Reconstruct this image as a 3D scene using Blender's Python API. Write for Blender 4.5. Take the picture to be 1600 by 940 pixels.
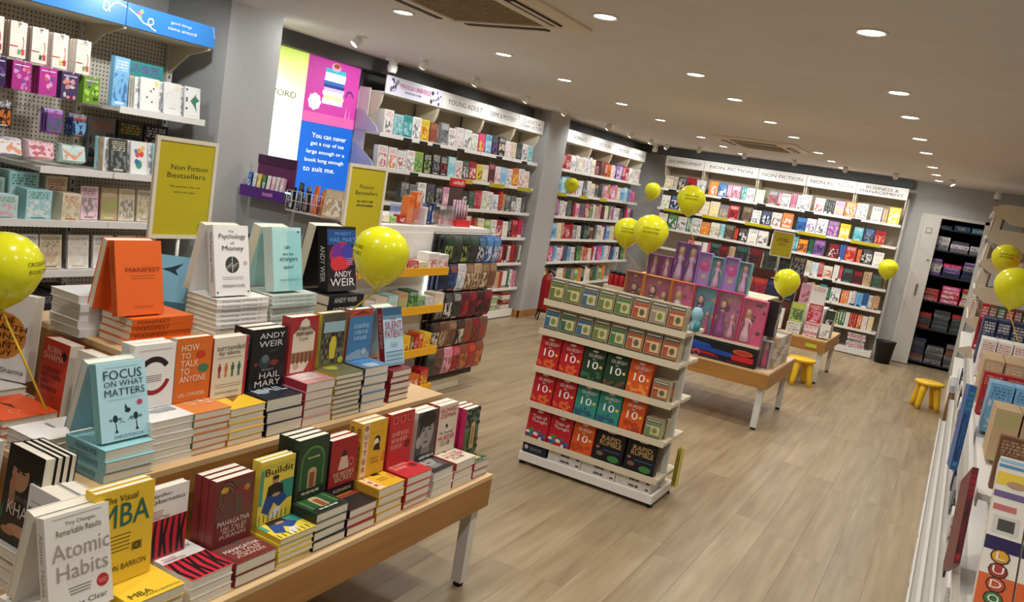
import bpy, math, random
from mathutils import Matrix, Vector
for _o in list(bpy.data.objects): bpy.data.objects.remove(_o, do_unlink=True)
SC = bpy.context.scene
COL = SC.collection
PI = math.pi
rad = math.radians
# ------------------------------------------------------------------ camera
FPX, PITCH, ROLL, YAW, CAMH = 1290.0, rad(8.64), rad(9.4), rad(28.0), 1.75
_fw = Vector((-math.sin(YAW)*math.cos(PITCH), math.cos(YAW)*math.cos(PITCH), -math.sin(PITCH)))
_r0 = Vector((math.cos(YAW), math.sin(YAW), 0)); _u0 = _r0.cross(_fw)
_r = math.cos(ROLL)*_r0 + math.sin(ROLL)*_u0
_u = -math.sin(ROLL)*_r0 + math.cos(ROLL)*_u0
cam = bpy.data.cameras.new('camera'); cam.sensor_width = 36; cam.lens = FPX/1600*36
cam.clip_start = .02; cam.clip_end = 60
camo = bpy.data.objects.new('camera', cam); COL.objects.link(camo)
camo.matrix_world = Matrix(((_r.x, _u.x, -_fw.x, 0), (_r.y, _u.y, -_fw.y, 0), (_r.z, _u.z, -_fw.z, CAMH), (0, 0, 0, 1)))
SC.camera = camo
# ------------------------------------------------------------------ world, exposure
W = bpy.data.worlds.new('world'); SC.world = W; W.use_nodes = True
W.node_tree.nodes['Background'].inputs[0].default_value = (.9, .87, .8, 1)
W.node_tree.nodes['Background'].inputs[1].default_value = .05
SC.view_settings.view_transform = 'Standard'; SC.view_settings.look = 'None'
SC.view_settings.gamma = 1.0; SC.view_settings.use_curve_mapping = False
SC.view_settings.exposure = 0.0
DOWN_W, TRACK_W = 8.0, 15.0          # watts of one downlight / one wall spot
CEIL = 2.57
# ------------------------------------------------------------------ helpers
def lin(c):
    return tuple(((v/255)/12.92 if v/255 <= .04045 else ((v/255+.055)/1.055)**2.4) for v in c)
def hx(c):
    if isinstance(c, str): c = tuple(int(c[i:i+2], 16) for i in (0, 2, 4))
    g = .3*c[0]+.59*c[1]+.11*c[2]
    return lin(tuple(v+(g-v)*.08 for v in c))
MATS = {}
def mat(name, c=None, rough=.5, metal=0, emit=0, alpha=1, trans=0, bump=0, vary=.06, scale=30, coat=0, ior=1.45):
    if name in MATS: return MATS[name]
    m = bpy.data.materials.new(name); m.use_nodes = True; nt = m.node_tree; b = nt.nodes['Principled BSDF']
    col = hx(c)
    b.inputs['Roughness'].default_value = rough; b.inputs['Metallic'].default_value = metal
    b.inputs['IOR'].default_value = ior
    b.inputs['Transmission Weight'].default_value = trans; b.inputs['Alpha'].default_value = alpha
    b.inputs['Coat Weight'].default_value = coat
    no = nt.nodes.new('ShaderNodeTexNoise'); no.inputs['Scale'].default_value = scale; no.inputs['Detail'].default_value = 3
    tc = nt.nodes.new('ShaderNodeTexCoord'); nt.links.new(tc.outputs['Object'], no.inputs['Vector'])
    mx = nt.nodes.new('ShaderNodeMix'); mx.data_type = 'RGBA'
    mx.inputs['A'].default_value = (*[v*(1-vary) for v in col], 1); mx.inputs['B'].default_value = (*[min(1, v*(1+vary)) for v in col], 1)
    nt.links.new(no.outputs['Fac'], mx.inputs['Factor']); nt.links.new(mx.outputs['Result'], b.inputs['Base Color'])
    if emit:
        b.inputs['Emission Color'].default_value = (*col, 1); b.inputs['Emission Strength'].default_value = emit
    if bump:
        bp = nt.nodes.new('ShaderNodeBump'); bp.inputs['Strength'].default_value = bump; bp.inputs['Distance'].default_value = .002
        nt.links.new(no.outputs['Fac'], bp.inputs['Height']); nt.links.new(bp.outputs['Normal'], b.inputs['Normal'])
    MATS[name] = m
    return m
def hm(c, rough=.42):
    """plain printed card / plastic of a hex colour"""
    if not isinstance(c, str): return c
    return mat('print_'+c+('' if rough == .42 else '_%d' % int(rough*100)), c, rough, vary=.04)
class G:
    """node-graph helper"""
    def __init__(s, name, rough=.45):
        s.m = bpy.data.materials.new(name); s.m.use_nodes = True; s.nt = s.m.node_tree; s.b = s.nt.nodes['Principled BSDF']
        s.b.inputs['Roughness'].default_value = rough; MATS[name] = s.m
    def n(s, t, **kw):
        x = s.nt.nodes.new('ShaderNode'+t)
        for k, v in kw.items(): setattr(x, k, v)
        return x
    def put(s, sock, v):
        if hasattr(v, 'is_linked') or isinstance(v, bpy.types.NodeSocket): s.nt.links.new(v, sock)
        else: sock.default_value = v
    def M(s, op, a, b=0.0, c=0.0):
        x = s.n('Math', operation=op); s.put(x.inputs[0], a); s.put(x.inputs[1], b); s.put(x.inputs[2], c); return x.outputs[0]
    def band(s, v, a, b): return s.M('MULTIPLY', s.M('GREATER_THAN', v, a), s.M('LESS_THAN', v, b))
    def mix(s, f, a, b):
        x = s.n('Mix', data_type='RGBA'); s.put(x.inputs['Factor'], f); s.put(x.inputs['A'], a); s.put(x.inputs['B'], b); return x.outputs['Result']
    def vec(s, a, b, c=0.0):
        x = s.n('CombineXYZ'); s.put(x.inputs[0], a); s.put(x.inputs[1], b); s.put(x.inputs[2], c); return x.outputs[0]
    def noise(s, v, sc, det=2):
        x = s.n('TexNoise'); s.put(x.inputs['Vector'], v); x.inputs['Scale'].default_value = sc; x.inputs['Detail'].default_value = det; return x.outputs['Fac']
    def attr(s, nm):
        x = s.n('Attribute', attribute_type='OBJECT', attribute_name=nm); return x.outputs['Color']
    def xyz(s, out='Object'):
        t = s.n('TexCoord'); x = s.n('SeparateXYZ'); s.nt.links.new(t.outputs[out], x.inputs[0]); return x.outputs
def print_material(name, spine):
    g = G(name, .4)
    X = g.xyz(); u = g.M('ADD', X[0], .5); v = X[2]
    oi = g.n('ObjectInfo'); r = oi.outputs['Random']; base = oi.outputs['Color']
    off = g.M('MULTIPLY', r, 57.0)
    if not spine:
        nz = g.noise(g.vec(g.M('ADD', u, off), v, off), 4.6, 4)
        art = g.M('MULTIPLY', g.M('MULTIPLY', g.M('GREATER_THAN', nz, .5), .8), g.M('MULTIPLY', g.band(v, .1, .66), g.band(u, .06, .94)))
        a = g.M('ADD', .64, g.M('MULTIPLY', r, .1))
        row = g.M('MULTIPLY', v, 16.0)
        words = g.M('GREATER_THAN', g.noise(g.vec(g.M('ADD', g.M('MULTIPLY', u, 9.0), off), g.M('MULTIPLY', g.M('FLOOR', row), 3.7), 0), 1.6, 0), .47)
        ti = g.M('MULTIPLY', g.M('GREATER_THAN', g.M('FRACT', row), .34), g.M('MULTIPLY', words, g.M('MULTIPLY', g.band(u, .1, .9), g.M('GREATER_THAN', v, a))))
        ti = g.M('MULTIPLY', ti, g.M('LESS_THAN', v, .93))
        au = g.M('MULTIPLY', g.band(v, .05, .1), g.band(u, .22, .78))
        c = g.mix(art, base, g.attr('art')); c = g.mix(g.M('MULTIPLY', g.M('MAXIMUM', ti, au), .78), c, g.attr('ink'))
    else:
        row = g.M('MULTIPLY', v, 16.0)
        words = g.M('GREATER_THAN', g.noise(g.vec(g.M('ADD', row, off), off, 0), .9, 1), .46)
        ti = g.M('MULTIPLY', words, g.M('MULTIPLY', g.band(u, .3, .7), g.band(v, .2, .9)))
        blk = g.M('MULTIPLY', g.M('LESS_THAN', v, .16), g.M('GREATER_THAN', g.M('FRACT', g.M('MULTIPLY', r, 7.0)), .5))
        c = g.mix(blk, base, g.attr('art')); c = g.mix(ti, c, g.attr('ink'))
    g.put(g.b.inputs['Base Color'], c)
    return g.m
M_COVER = print_material('cover_front_print', False)
M_SPINE = print_material('cover_spine_print', True)
def plain_tint():
    g = G('cover_board', .42); oi = g.n('ObjectInfo'); t = g.n('TexCoord')
    g.put(g.b.inputs['Base Color'], g.mix(g.M('MULTIPLY', g.noise(t.outputs['Object'], 9.0), .12), oi.outputs['Color'], (.5, .48, .44, 1))); return g.m
M_BOARD = plain_tint()
def pages_material():
    g = G('paper_pages', .85); X = g.xyz('Object')
    w = g.noise(g.vec(g.M('MULTIPLY', X[0], 3.0), g.M('MULTIPLY', X[1], 900.0), g.M('MULTIPLY', X[2], 2.0)), 1.0, 1)
    g.put(g.b.inputs['Base Color'], g.mix(w, (*hx('C9BEA6'), 1), (*hx('F1EBDC'), 1))); return g.m
M_PAGES = pages_material()

class MB:
    def __init__(s): s.v = []; s.f = []; s.m = []; s.sm = []
    def face(s, idx, mi=0, sm=False): s.f.append(idx); s.m.append(mi); s.sm.append(sm)
    def box(s, x0, x1, y0, y1, z0, z1, mi=0):
        n = len(s.v)
        s.v += [(x0, y0, z0), (x1, y0, z0), (x1, y1, z0), (x0, y1, z0), (x0, y0, z1), (x1, y0, z1), (x1, y1, z1), (x0, y1, z1)]
        for q in ((0, 3, 2, 1), (4, 5, 6, 7), (0, 1, 5, 4), (1, 2, 6, 5), (2, 3, 7, 6), (3, 0, 4, 7)): s.face([n+i for i in q], mi)
        return s
    def bevbox(s, x0, x1, y0, y1, z0, z1, b, mi=0):
        """box whose vertical edges are chamfered and whose top rim is chamfered"""
        def ring(d, z): return [(x0+d+b, y0+d, z), (x1-d-b, y0+d, z), (x1-d, y0+d+b, z), (x1-d, y1-d-b, z), (x1-d-b, y1-d, z), (x0+d+b, y1-d, z), (x0+d, y1-d-b, z), (x0+d, y0+d+b, z)]
        return s.loft([ring(0, z0), ring(0, z1-b), ring(b, z1)], mi)
    def loft(s, rings, mi=0, sm=False, cap=True):
        n = len(s.v); k = len(rings[0])
        for r in rings: s.v += [tuple(p) for p in r]
        for i in range(len(rings)-1):
            for j in range(k):
                a = n+i*k+j; b = n+i*k+(j+1) % k
                s.face([a, b, b+k, a+k], mi, sm)
        if cap:
            s.face([n+j for j in range(k)][::-1], mi); s.face([n+(len(rings)-1)*k+j for j in range(k)], mi)
        return s
    def lathe(s, prof, seg=16, mi=0, c=(0, 0, 0), sm=True, sx=1, sy=1):
        return s.loft([[(c[0]+r*sx*math.cos(2*PI*j/seg), c[1]+r*sy*math.sin(2*PI*j/seg), c[2]+z) for j in range(seg)] for r, z in prof], mi, sm)
    def tube(s, pts, r, seg=8, mi=0):
        P = [Vector(p) for p in pts]; rs = r if isinstance(r, (list, tuple)) else [r]*len(P); rings = []
        for i, p in enumerate(P):
            d = (P[min(i+1, len(P)-1)]-P[max(i-1, 0)]).normalized()
            a = d.cross(Vector((0, 0, 1)) if abs(d.z) < .9 else Vector((1, 0, 0))).normalized(); b = d.cross(a).normalized()
            rings.append([tuple(p+(a*math.cos(2*PI*j/seg)+b*math.sin(2*PI*j/seg))*rs[i]) for j in range(seg)])
        return s.loft(rings, mi, True)
    def prism_y(s, pts, y0, y1, mi=0):
        """polygon of (x,z) points extruded from y0 to y1"""
        return s.loft([[(x, y0, z) for x, z in pts], [(x, y1, z) for x, z in pts]], mi)
    def prism_x(s, pts, x0, x1, mi=0):
        return s.loft([[(x0, y, z) for y, z in pts], [(x1, y, z) for y, z in pts]], mi)
    def prism_z(s, pts, z0, z1, mi=0):
        return s.loft([[(x, y, z0) for x, y in pts], [(x, y, z1) for x, y in pts]], mi)
    def mesh(s, name, mats):
        me = bpy.data.meshes.new(name); me.from_pydata(s.v, [], s.f)
        for m in (mats if isinstance(mats, (list, tuple)) else [mats]): me.materials.append(hm(m))
        me.polygons.foreach_set('material_index', s.m); me.polygons.foreach_set('use_smooth', s.sm)
        import bmesh
        bm = bmesh.new(); bm.from_mesh(me); bmesh.ops.recalc_face_normals(bm, faces=bm.faces); bm.to_mesh(me); bm.free()
        me.update(); return me
    def build(s, name, mats, parent=None, loc=(0, 0, 0), rot=(0, 0, 0)):
        return place(name, s.mesh(name, mats), parent, loc, rot)
def place(name, me, parent=None, loc=(0, 0, 0), rot=(0, 0, 0), scale=None):
    o = bpy.data.objects.new(name, me); COL.objects.link(o); o.parent = parent
    o.location = loc; o.rotation_euler = rot
    if scale: o.scale = scale
    return o
LABELS = set()
def tag(o, label, cat, group=None):
    o['label'] = label; o['category'] = cat
    if group: o['group'] = group
    LABELS.add(label)
    return o
def thing(name, label, cat, loc=(0, 0, 0), rz=0, group=None, rx=0):
    o = bpy.data.objects.new(name, None); o.empty_display_size = .05; COL.objects.link(o)
    o.location = loc; o.rotation_euler = (rx, 0, rz)
    return tag(o, label, cat, group)
def struct(name, mb, m, parent=None):
    o = mb.build(name, m, parent)
    if parent is None: o['kind'] = 'structure'
    return o
_T = {}
def text_mesh(s):
    """flat lettering from the built-in font, as (verts in a unit box, faces, aspect)"""
    if s in _T: return _T[s]
    if s[0] == '~':                 # print too small or blurred to read: a row of uneven word blocks
        R = random.Random(s); vs = []; fs = []; x = 0.0
        while x < .97:
            w = R.uniform(.03, .07); n = len(vs); x1 = min(1, x+w); lo = R.choice([0, 0, .12]); hi = R.choice([1, .82, .9])
            vs += [(x, lo), (x1, lo), (x1, hi), (x, hi)]; fs.append([n, n+1, n+2, n+3]); x = x1+(.05 if R.random() < .25 else .018)
        _T[s] = (vs, fs, 9.0); return _T[s]
    cu = bpy.data.curves.new('t', 'FONT'); cu.body = s; cu.resolution_u = 2; cu.fill_mode = 'FRONT'
    ob = bpy.data.objects.new('t', cu); COL.objects.link(ob)
    me = bpy.data.meshes.new_from_object(ob)
    vs = [tuple(v.co) for v in me.vertices]; fs = [list(p.vertices) for p in me.polygons]
    bpy.data.objects.remove(ob); bpy.data.curves.remove(cu); bpy.data.meshes.remove(me)
    xs = [v[0] for v in vs]; ys = [v[1] for v in vs]
    x0, x1, y0, y1 = min(xs), max(xs), min(ys), max(ys)
    _T[s] = ([((x-x0)/(x1-x0), (y-y0)/max(1e-6, y1-y0)) for x, y, _ in vs], fs, (x1-x0)/max(1e-6, y1-y0)); return _T[s]
def lettering(lines, m, parent, y=-.0006, name='lettering', fn=None):
    """lines: (text,x0,x1,z0,z1) filled into boxes on the local xz plane facing -y"""
    mb = MB()
    for s, x0, x1, z0, z1 in lines:
        vs, fs, asp = text_mesh(s); n = len(mb.v)
        w = x1-x0; h = z1-z0
        if w/h > asp*1.5: d = (w-asp*1.5*h)/2; x0 += d; x1 -= d
        for a, b in vs:
            p = (x0+a*(x1-x0), y, z0+b*(z1-z0)); mb.v.append(fn(*p) if fn else p)
        for f in fs: mb.face([n+i for i in f])
    me = bpy.data.meshes.new(name); me.from_pydata(mb.v, [], mb.f); me.materials.append(hm(m)); me.update()
    return place(name, me, parent)
class Art:
    """flat printed shapes on the local xz plane (facing -y), many colours in one part"""
    def __init__(s): s.b = MB(); s.mats = []; s.k = 0
    def mi(s, m):
        m = hm(m)
        if m not in s.mats: s.mats.append(m)
        return s.mats.index(m)
    def poly(s, pts, m):
        s.k += 1; y = -.0002-.00006*s.k; n = len(s.b.v)
        s.b.v += [(x, y, z) for x, z in pts]; s.b.face(list(range(n, n+len(pts))), s.mi(m)); return s
    def rect(s, x0, x1, z0, z1, m): return s.poly([(x0, z0), (x1, z0), (x1, z1), (x0, z1)], m)
    def ell(s, cx, cz, rx, rz, m, seg=20, a0=0, a1=2*PI):
        full = abs(a1-a0-2*PI) < 1e-6; k = seg if full else seg+1
        return s.poly([(cx+rx*math.cos(a0+(a1-a0)*j/seg), cz+rz*math.sin(a0+(a1-a0)*j/seg)) for j in range(k)], m)
    def ring(s, cx, cz, r0, r1, m, a0=0, a1=2*PI, seg=20, sx=1):
        s.k += 1; y = -.0002-.00006*s.k; n = len(s.b.v)
        for j in range(seg+1):
            a = a0+(a1-a0)*j/seg
            s.b.v += [(cx+r0*sx*math.cos(a), y, cz+r0*math.sin(a)), (cx+r1*sx*math.cos(a), y, cz+r1*math.sin(a))]
        for j in range(seg): s.b.face([n+2*j, n+2*j+1, n+2*j+3, n+2*j+2], s.mi(m))
        return s
    def person(s, cx, z, h, m):
        s.ell(cx, z+h*.9, h*.075, h*.09, m, 10)
        return s.poly([(cx-h*.13, z+h*.45), (cx-h*.14, z+h*.76), (cx-h*.05, z+h*.82), (cx+h*.05, z+h*.82), (cx+h*.14, z+h*.76), (cx+h*.13, z+h*.45), (cx+h*.08, z+h*.45), (cx+h*.1, z), (cx+h*.02, z), (cx, z+h*.38), (cx-h*.02, z), (cx-h*.1, z), (cx-h*.08, z+h*.45)], m)
    def build(s, parent, name='cover_art'):
        me = bpy.data.meshes.new(name); me.from_pydata(s.b.v, [], s.b.f)
        for m in s.mats: me.materials.append(m)
        me.polygons.foreach_set('material_index', s.b.m); me.update(); return place(name, me, parent)
ORD = ['zeroth', 'first', 'second', 'third', 'fourth', 'fifth', 'sixth', 'seventh', 'eighth', 'ninth', 'tenth', 'eleventh', 'twelfth', 'thirteenth', 'fourteenth', 'fifteenth', 'sixteenth', 'seventeenth', 'eighteenth', 'nineteenth', 'twentieth']
def ordn(n):
    if n <= 20: return ORD[n]
    t = ['', '', 'twent', 'thirt', 'fort', 'fift', 'sixt', 'sevent', 'eight', 'ninet']
    if n % 10 == 0: return t[n//10]+'ieth'
    return t[n//10]+'y-'+ORD[n % 10]
def aim(o, target):
    d = Vector(target)-o.location; o.rotation_euler = d.to_track_quat('-Z', 'Y').to_euler()
# ------------------------------------------------------------------ common materials
M_WHITE = mat('white_metal', 'E4E1DA', .4)
M_CREAM = mat('cream_metal', 'D9CDB2', .45)
M_BACKP = mat('beige_back_panel', 'B9AC92', .6)
M_ACRY = mat('clear_acrylic', 'F4F6F6', .08, trans=.9, alpha=.35)
M_BLACK = mat('black_plastic', '151515', .5)
M_YEL = mat('yellow_plastic', 'F2C21A', .35)
M_YCARD = mat('yellow_card', 'BAAA0E', .5)
M_YLIP = mat('yellow_shelf_lip', 'F0AE12', .4)
M_GREYP = mat('grey_wall_paint', 'AEAEAC', .8, bump=.1)
M_DARKP = mat('charcoal_wall_paint', '5A5B59', .8, bump=.1)
M_CEILP = mat('ceiling_paint', 'D4CCC3', .9, bump=.05, scale=4)
def oak_material(name, c1, c2, axis=1, sc=1.0, rough=.42):
    g = G(name, rough); t = g.n('TexCoord'); oi = g.n('ObjectInfo'); X = g.xyz()
    k = [22.0*sc]*3; k[axis] = 1.6*sc
    off = g.M('MULTIPLY', oi.outputs['Random'], 31.0)
    v = g.vec(g.M('ADD', g.M('MULTIPLY', X[0], k[0]), off), g.M('ADD', g.M('MULTIPLY', X[1], k[1]), off), g.M('MULTIPLY', X[2], k[2]))
    f = g.noise(v, 1.0, 6); f2 = g.noise(v, .28, 2)
    f = g.M('ADD', g.M('MULTIPLY', f, .7), g.M('ADD', g.M('MULTIPLY', f2, .5), g.M('MULTIPLY', g.M('SUBTRACT', oi.outputs['Random'], .5), .16)))
    mr = g.n('MapRange'); g.put(mr.inputs[0], f); mr.inputs[1].default_value = .3; mr.inputs[2].default_value = .9
    g.put(g.b.inputs['Base Color'], g.mix(mr.outputs[0], (*hx(c1), 1), (*hx(c2), 1)))
    bp = g.n('Bump'); bp.inputs['Strength'].default_value = .08; bp.inputs['Distance'].default_value = .002
    g.put(bp.inputs['Height'], f); g.put(g.b.inputs['Normal'], bp.outputs[0]); return g.m
M_FLOOR = oak_material('floor_oak_laminate', '7A6448', 'AE9A78', 1, 1.0, .36)
M_OAK = oak_material('table_oak_veneer', '94602A', 'B8823C', 1, 1.6)
M_OAKX = oak_material('table_oak_veneer_cross', '94602A', 'B8823C', 0, 1.6)
M_OAKTOP = oak_material('table_oak_light', 'C69E68', 'E2C394', 1, 1.4)
# ================================================================== THE ROOM
XL, XR, YB, YF = -5.15, .75, 13.05, -2.0
fl = struct('floor', MB().box(XL, XR, YF, 14.0, -.08, -.002), mat('floor_underlay', '6B5236', .8))
PW, PL = .19, 1.38
plank_me = MB().bevbox(-PW/2+.0003, PW/2-.0003, -PL/2+.0003, PL/2-.0003, -.012, 0, .0005).mesh('plank', M_FLOOR)
rnd = random.Random(4)
nx = int((.45+4.85)/PW)
for i in range(nx):
    x = -4.85+PW*(i+.5); y = .2-rnd.random()*PL
    while y < 13.05:
        # planks right under the big wooden table and behind the counter are never seen
        if not (x < -3.6 and y < 5.2) and not (x < -1.9 and y+PL < 2.8):
            place('plank', plank_me, fl, (x, y+PL/2, 0))
        y += PL
struct('ceiling', MB().box(XL, XR, YF, 14.0, CEIL, CEIL+.1), M_CEILP)
struct('wall_left', MB().box(XL-.1, XL, YF, 13.15, 0, CEIL), M_GREYP)
struct('wall_right', MB().box(XR, XR+.1, YF, 14.0, 0, CEIL), M_GREYP)
struct('wall_front', MB().box(XL, XR, YF-.1, YF, 0, CEIL), M_GREYP)
# back wall with the store-cupboard opening
OX0, OX1, OZ = -.645, .1, 2.11
struct('wall_back', MB().box(XL, OX0, YB, YB+.1, 0, CEIL).box(OX1, XR, YB, YB+.1, 0, CEIL).box(OX0, OX1, YB, YB+.1, OZ, CEIL), M_GREYP)
struct('trim_1', MB().box(XL, XL+.2, 4.43, 13.05, 2.45, CEIL).box(XL, XL+.02, 4.43, 13.05, 2.3, 2.45), M_DARKP)          # dark bulkhead above the wall units
struct('trim_2', MB().box(XL+.2, -.88, YB-.2, YB, 2.45, CEIL), M_DARKP)
struct('baseboard_back', MB().box(-.86, OX0-.02, YB-.015, YB, 0, .08), M_OAKX)
# pillars
struct('wall_pillar_near', MB().box(XL, -4.53, 3.96, 4.43, 0, CEIL), M_GREYP)
pb = struct('wall_pillar_far', MB().box(XL, -4.71, 9.08, 9.62, 0, CEIL), M_GREYP)
struct('baseboard_pillar', MB().box(-4.72, -4.698, 9.068, 9.63, 0, .09).box(XL, -4.70, 9.068, 9.08, 0, .09), M_OAK)
# cupboard behind the back wall
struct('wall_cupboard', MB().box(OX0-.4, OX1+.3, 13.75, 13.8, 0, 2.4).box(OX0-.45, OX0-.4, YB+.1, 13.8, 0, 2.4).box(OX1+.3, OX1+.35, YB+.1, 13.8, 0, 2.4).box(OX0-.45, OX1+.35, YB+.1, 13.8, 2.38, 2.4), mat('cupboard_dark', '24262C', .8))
d1 = struct('door_1', MB().box(OX0, -.435, YB-.045, YB-.008, .012, OZ), mat('door_paint', 'C4C0B8', .5))
h = MB().box(-.56, -.53, YB-.06, YB-.045, 1.0, 1.16).box(-.5, -.47, YB-.05, YB-.045, 1.5, 1.52).build('door_handle', mat('brushed_steel', '9A9A98', .35, 1), d1)
MB().box(-.6, -.52, YB-.048, YB-.045, 1.88, 1.96).box(-.588, -.532, YB-.05, YB-.047, 1.892, 1.948, 1).build('door_sign', ['8C8A84', 'C4C0B8'], d1)
struct('trim_3', MB().box(OX1, OX1+.05, YB-.02, YB, 0, OZ+.04).box(OX0-.04, OX1+.05, YB-.02, YB, OZ, OZ+.04).box(OX0-.05, OX0-.002, YB-.02, YB, 0, OZ), mat('door_frame_paint', 'C9C5BC', .5))
# ------------------------------------------------------------------ ceiling lights
M_LENS = mat('lamp_lens', 'FFF6E6', .4, emit=14)
ring_me = MB().lathe([(.052, .0), (.056, -.006), (.066, -.008), (.07, -.002), (.07, 0)], 24).mesh('trim_ring', M_WHITE)
lens_me = MB().lathe([(.0515, 0), (.0515, -.004), (.03, -.0065)], 24).mesh('lens', M_LENS)
def add_light(kind, name, loc, energy, color, parent, **kw):
    l = bpy.data.lights.new(name, kind); l.energy = energy; l.color = color
    for k, v in kw.items(): setattr(l, k, v)
    o = bpy.data.objects.new(name, l); COL.objects.link(o); o.parent = parent; o.location = loc; return o
rows_y = [0.2, 1.45, 2.6, 3.8, 5.32, 6.33, 7.6, 8.72, 10.25, 11.3, 12.3]
cols = [(-3.15, 'left row'), (-1.77, 'middle row'), (-.55, 'right row')]
for ci, (x, cn) in enumerate(cols):
    k = 0
    for j, y in enumerate(rows_y):
        if ci == 0:
            if j in (0, 1): continue
            y -= .13
            if j == 3: y = 4.0
        vis = y > (3.6 if ci else 5)
        if vis: k += 1
        t = thing('ceiling_downlight', ('round recessed ceiling light, %s from the camera in the %s' % (ordn(k), cn)) if vis else 'round recessed ceiling light of the %s, %s row back behind the view' % (cn, ordn(4-j if j < 4 else 1)), 'light', (x, y, CEIL), 0, 'recessed ceiling lights')
        place('trim_ring', ring_me, t); place('lens', lens_me, t)
        add_light('AREA', 'lamp', (0, 0, -.02), DOWN_W, (1, .965, .91), t, shape='DISK', size=.1, spread=rad(150))
# adjustable wall spots
spot_body = MB().lathe([(.02, .005), (.034, -.01), (.034, -.06), (.03, -.07)], 14).mesh('spot_head', M_WHITE)
spot_plate = MB().lathe([(.058, 0), (.058, -.004), (.03, -.006)], 18).mesh('mounting_plate', M_WHITE)
spot_lens = MB().lathe([(.029, -.0705), (.02, -.073)], 14).mesh('spot_lens', M_LENS)
def wall_spot(x, y, target, label, group, w=TRACK_W):
    t = thing('wall_spotlight', label, 'light', (x, y, CEIL), 0, group)
    place('mounting_plate', spot_plate, t)
    hd = place('spot_head', spot_body, t, (0, 0, -.012))
    d = (Vector(target)-Vector((x, y, CEIL))).normalized()
    hd.rotation_euler = (-d).to_track_quat('Z', 'Y').to_euler()
    place('spot_lens', spot_lens, hd)
    l = add_light('SPOT', 'lamp', tuple(d*.1), w, (.96, .985, 1), t, spot_size=rad(140), spot_blend=.6, shadow_soft_size=.03)
    l.rotation_euler = d.to_track_quat('-Z', 'Y').to_euler()
ys = [4.97, 5.83, 6.67, 7.68, 8.6, 9.9, 10.7, 11.5, 12.2]
for i, y in enumerate(ys):
    wall_spot(-4.28, y, (-4.95, y, 1.45) if i else (-4.75, 4.25, 1.5), 'small white adjustable spotlight facing the left bookcases, %s from the poster' % ordn(i+1), 'spotlights along the left wall', TRACK_W if i else 34)
for i, x in enumerate([-3.72, -3.05, -2.35, -1.68, -1.05]):
    wall_spot(x, 11.95, (x, 12.85, 1.3), 'half-round ceiling spotlight facing the back bookcase, %s from the left' % ordn(i+1), 'spotlights along the back wall', 13)
for i, (x, y) in enumerate([(-3.9, 2.6), (-3.9, 3.4)]):
    wall_spot(x, y, (-4.8, y, 1.5), 'ceiling spotlight over the stationery wall, %s one, above the picture' % ordn(i+1), 'spotlights over the stationery', 26)
wall_spot(-.4, 11.75, (.3, 11.6, 1.5), 'tilted white spotlight near the store cupboard door', 'spotlights at the right wall', 6)
# ------------------------------------------------------------------ ceiling air conditioners
M_ACP = mat('aircon_plastic', 'D9CBB4', .5); M_ACG = mat('aircon_grille', '9C8563', .7)
def aircon(cx, cy, label, sz=.95):
    t = thing('ceiling_aircon', label, 'air conditioner', (cx, cy, CEIL), 0)
    a = sz/2
    def sq(r, z, n=4): return [(-r, -r, z), (r, -r, z), (r, r, z), (-r, r, z)]
    MB().loft([sq(a, 0), sq(a, -.012), sq(a-.03, -.03), sq(a*.62, -.042), sq(a*.6, -.03)]).build('panel', M_ACP, t)
    gb = MB().box(-a*.6, a*.6, -a*.6, a*.6, -.036, -.03)
    for i in range(15): gb.box(-a*.58, a*.58, -a*.56+i*a*.08-.006, -a*.56+i*a*.08+.006, -.04, -.036)
    gb.build('intake_grille', M_ACG, t)
    for k in range(4):
        l = MB().box(-a*.55, a*.55, -.028, .028, -.041, -.034, 0).box(-a*.52, a*.52, -.022, -.002, -.045, -.04, 1)
        o = l.build('louvre', [mat('aircon_slot', '2A221A', .7), M_ACP], t); o.rotation_euler = (0, 0, k*PI/2)
        o.location = (a*.79*math.sin(k*PI/2), -a*.79*math.cos(k*PI/2), 0)
aircon(-2.46, 3.66, 'large square beige ceiling air conditioner cut by the top edge')
aircon(-2.38, 9.98, 'far square ceiling air conditioner before the back bookcase')
# ------------------------------------------------------------------ security cameras
def seccam(x, y, label, d):
    t = thing('security_camera', label, 'camera', (x, y, CEIL))
    MB().box(-.05, .05, -.05, .05, -.025, 0).lathe([(.038, -.025), (.038, -.045)], 16).build('mount', M_WHITE, t)
    MB().lathe([(.001, .052), (.03, .045), (.045, .02), (.045, -.01), (.036, -.035), (.02, -.045)], 16, 0, (0, 0, -.085)).build('camera_body', M_WHITE, t)
    e = MB().lathe([(.022, 0), (.022, -.03), (.012, -.034)], 14).build('lens', M_BLACK, t, (0, 0, -.105))
    e.rotation_euler = (-Vector(d)).to_track_quat('Z', 'Y').to_euler()
seccam(-4.72, 5.95, 'white dome camera above the first bookcase sign by the poster', (.5, -.6, -.6))
seccam(-4.62, 12.6, 'white dome camera in the far corner between the two bookcase rows', (.4, -.7, -.6))
seccam(.16, 12.6, 'white camera over the cupboard, at the right wall', (-.3, -.7, -.6))
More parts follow.
